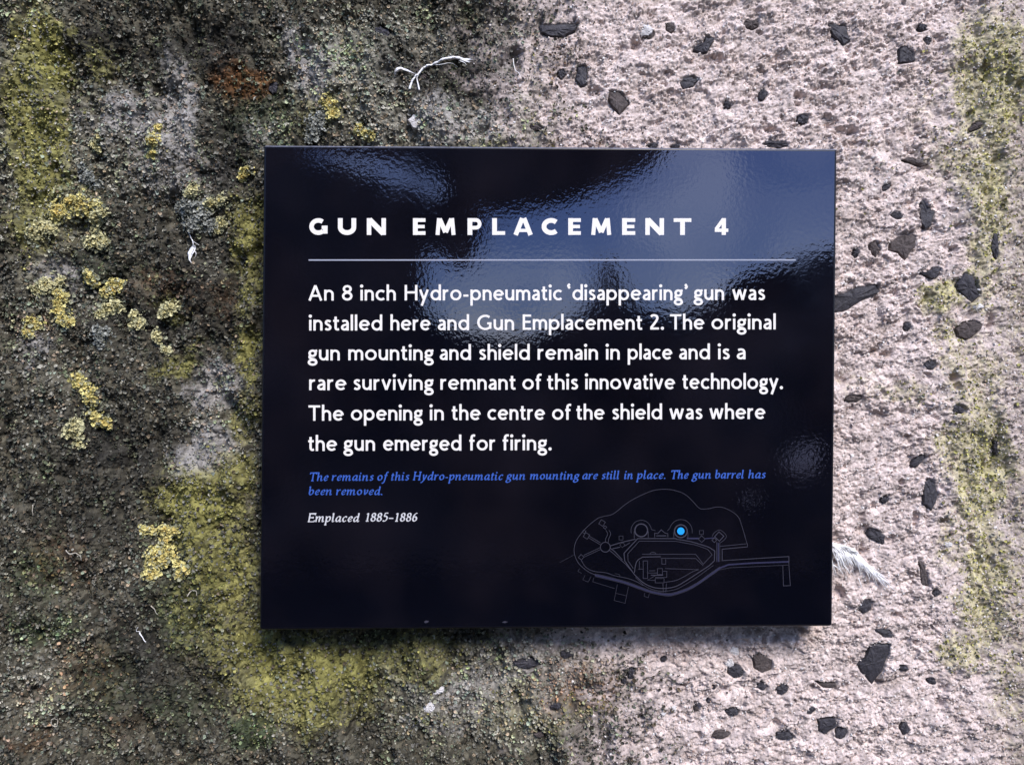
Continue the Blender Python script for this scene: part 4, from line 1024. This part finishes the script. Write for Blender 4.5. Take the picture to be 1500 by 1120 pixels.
# ------------------------------------------------------------------ behind the viewer: ground, plus slab and pale sheet added for reflections
def refl(px_, py_, yb):
    d = ray(px_, py_); h_ = CAM + d * ((PF - CAM[1]) / d[1])
    d = np.array([d[0], -d[1], d[2]])
    return h_ + d * ((yb - h_[1]) / d[1])
YB = -6.0
SKYH = [(672, 316), (740, 311), (800, 303), (842, 292), (890, 274), (930, 255), (962, 235), (982, 210), (1030, 160), (1120, 115), (1360, 100), (1360, 330), (1224, 364), (1160, 384), (1100, 400), (1072, 416), (1040, 445), (990, 460), (940, 455), (912, 432), (898, 392), (884, 384), (880, 420), (862, 452), (830, 468), (780, 494), (730, 500), (680, 488), (640, 468), (622, 452), (620, 410), (622, 374), (636, 366), (652, 378), (665, 390), (688, 388), (699, 368), (706, 350), (712, 332), (700, 322)]
SLIT = [(396, 222), (470, 220), (520, 226), (575, 236), (630, 256), (656, 276), (648, 290), (632, 291), (612, 280), (596, 270), (585, 276), (574, 275), (560, 262), (520, 248), (455, 234)]
GAP = [(1146, 674), (1168, 655), (1192, 648), (1206, 655), (1200, 676), (1182, 696), (1164, 690)]
GAP2 = [(1088, 728), (1100, 718), (1112, 724), (1108, 740), (1094, 742)]
OUT = [(-3200, 60), (2600, 60), (2600, 1500), (-3200, 1500)]
cu = bpy.data.curves.new('reflection_slab', 'CURVE'); cu.dimensions = '2D'; cu.fill_mode = 'BOTH'; cu.extrude = 0.10
for poly in (OUT, SKYH, SLIT, GAP, GAP2):
    sp_ = cu.splines.new('POLY'); sp_.points.add(len(poly) - 1); sp_.use_cyclic_u = True
    for q, (u, v) in enumerate(poly):
        w = refl(u, v, YB); zz_ = max(w[2], -0.05)
        sp_.points[q].co = (w[0], zz_, 0, 1)
tmp = bpy.data.objects.new('reflection_slab', cu); scene.collection.objects.link(tmp)
bpy.context.view_layer.update()
me = bpy.data.meshes.new_from_object(tmp.evaluated_get(bpy.context.evaluated_depsgraph_get()))
bpy.data.objects.remove(tmp)
M_slab = mat_plain('dark_slab', (0.13, 0.105, 0.092), .95, .1, .85, 1.1, 0.02, 9.0)
slab = link('reflection_slab', me, M_slab)  # unseen slab, cut so the sign mirrors the sky and dark shapes
slab.rotation_euler = (math.pi / 2, 0, 0); slab.location = (0, YB, 0)
tag(slab, 'added dark slab facing the sign, its openings shaped for the reflected sky', 'wall')
M_ground = mat_plain('damp_gravel_ground', (0.07, 0.065, 0.058), .95, .1, .5, 3.0, 0.01, 40.0)
me = bpy.data.meshes.new('ground')
me.from_pydata([(-60, -60, 0), (60, -60, 0), (60, 40, 0), (-60, 40, 0)], [], [(0, 1, 2, 3)]); me.update()
gnd = link('ground', me, M_ground); tag(gnd, kind='structure')
M_pale_sheet = mat_plain('pale_reflection_sheet', (0.48, 0.46, 0.45), .9, .2, .25, 2.0, 0.004, 30.0)  # for an added sheet that shows as bright spots through the gaps
me = bpy.data.meshes.new('added_pale_sheet')
me.from_pydata([(-6, -26, .004), (12, -26, .004), (12, -6.4, .004), (-6, -6.4, .004)], [], [(0, 1, 2, 3)]); me.update()
pale_sheet = link('added_pale_sheet', me, M_pale_sheet); tag(pale_sheet, kind='structure')  # added out of view, only to brighten the sign's reflection
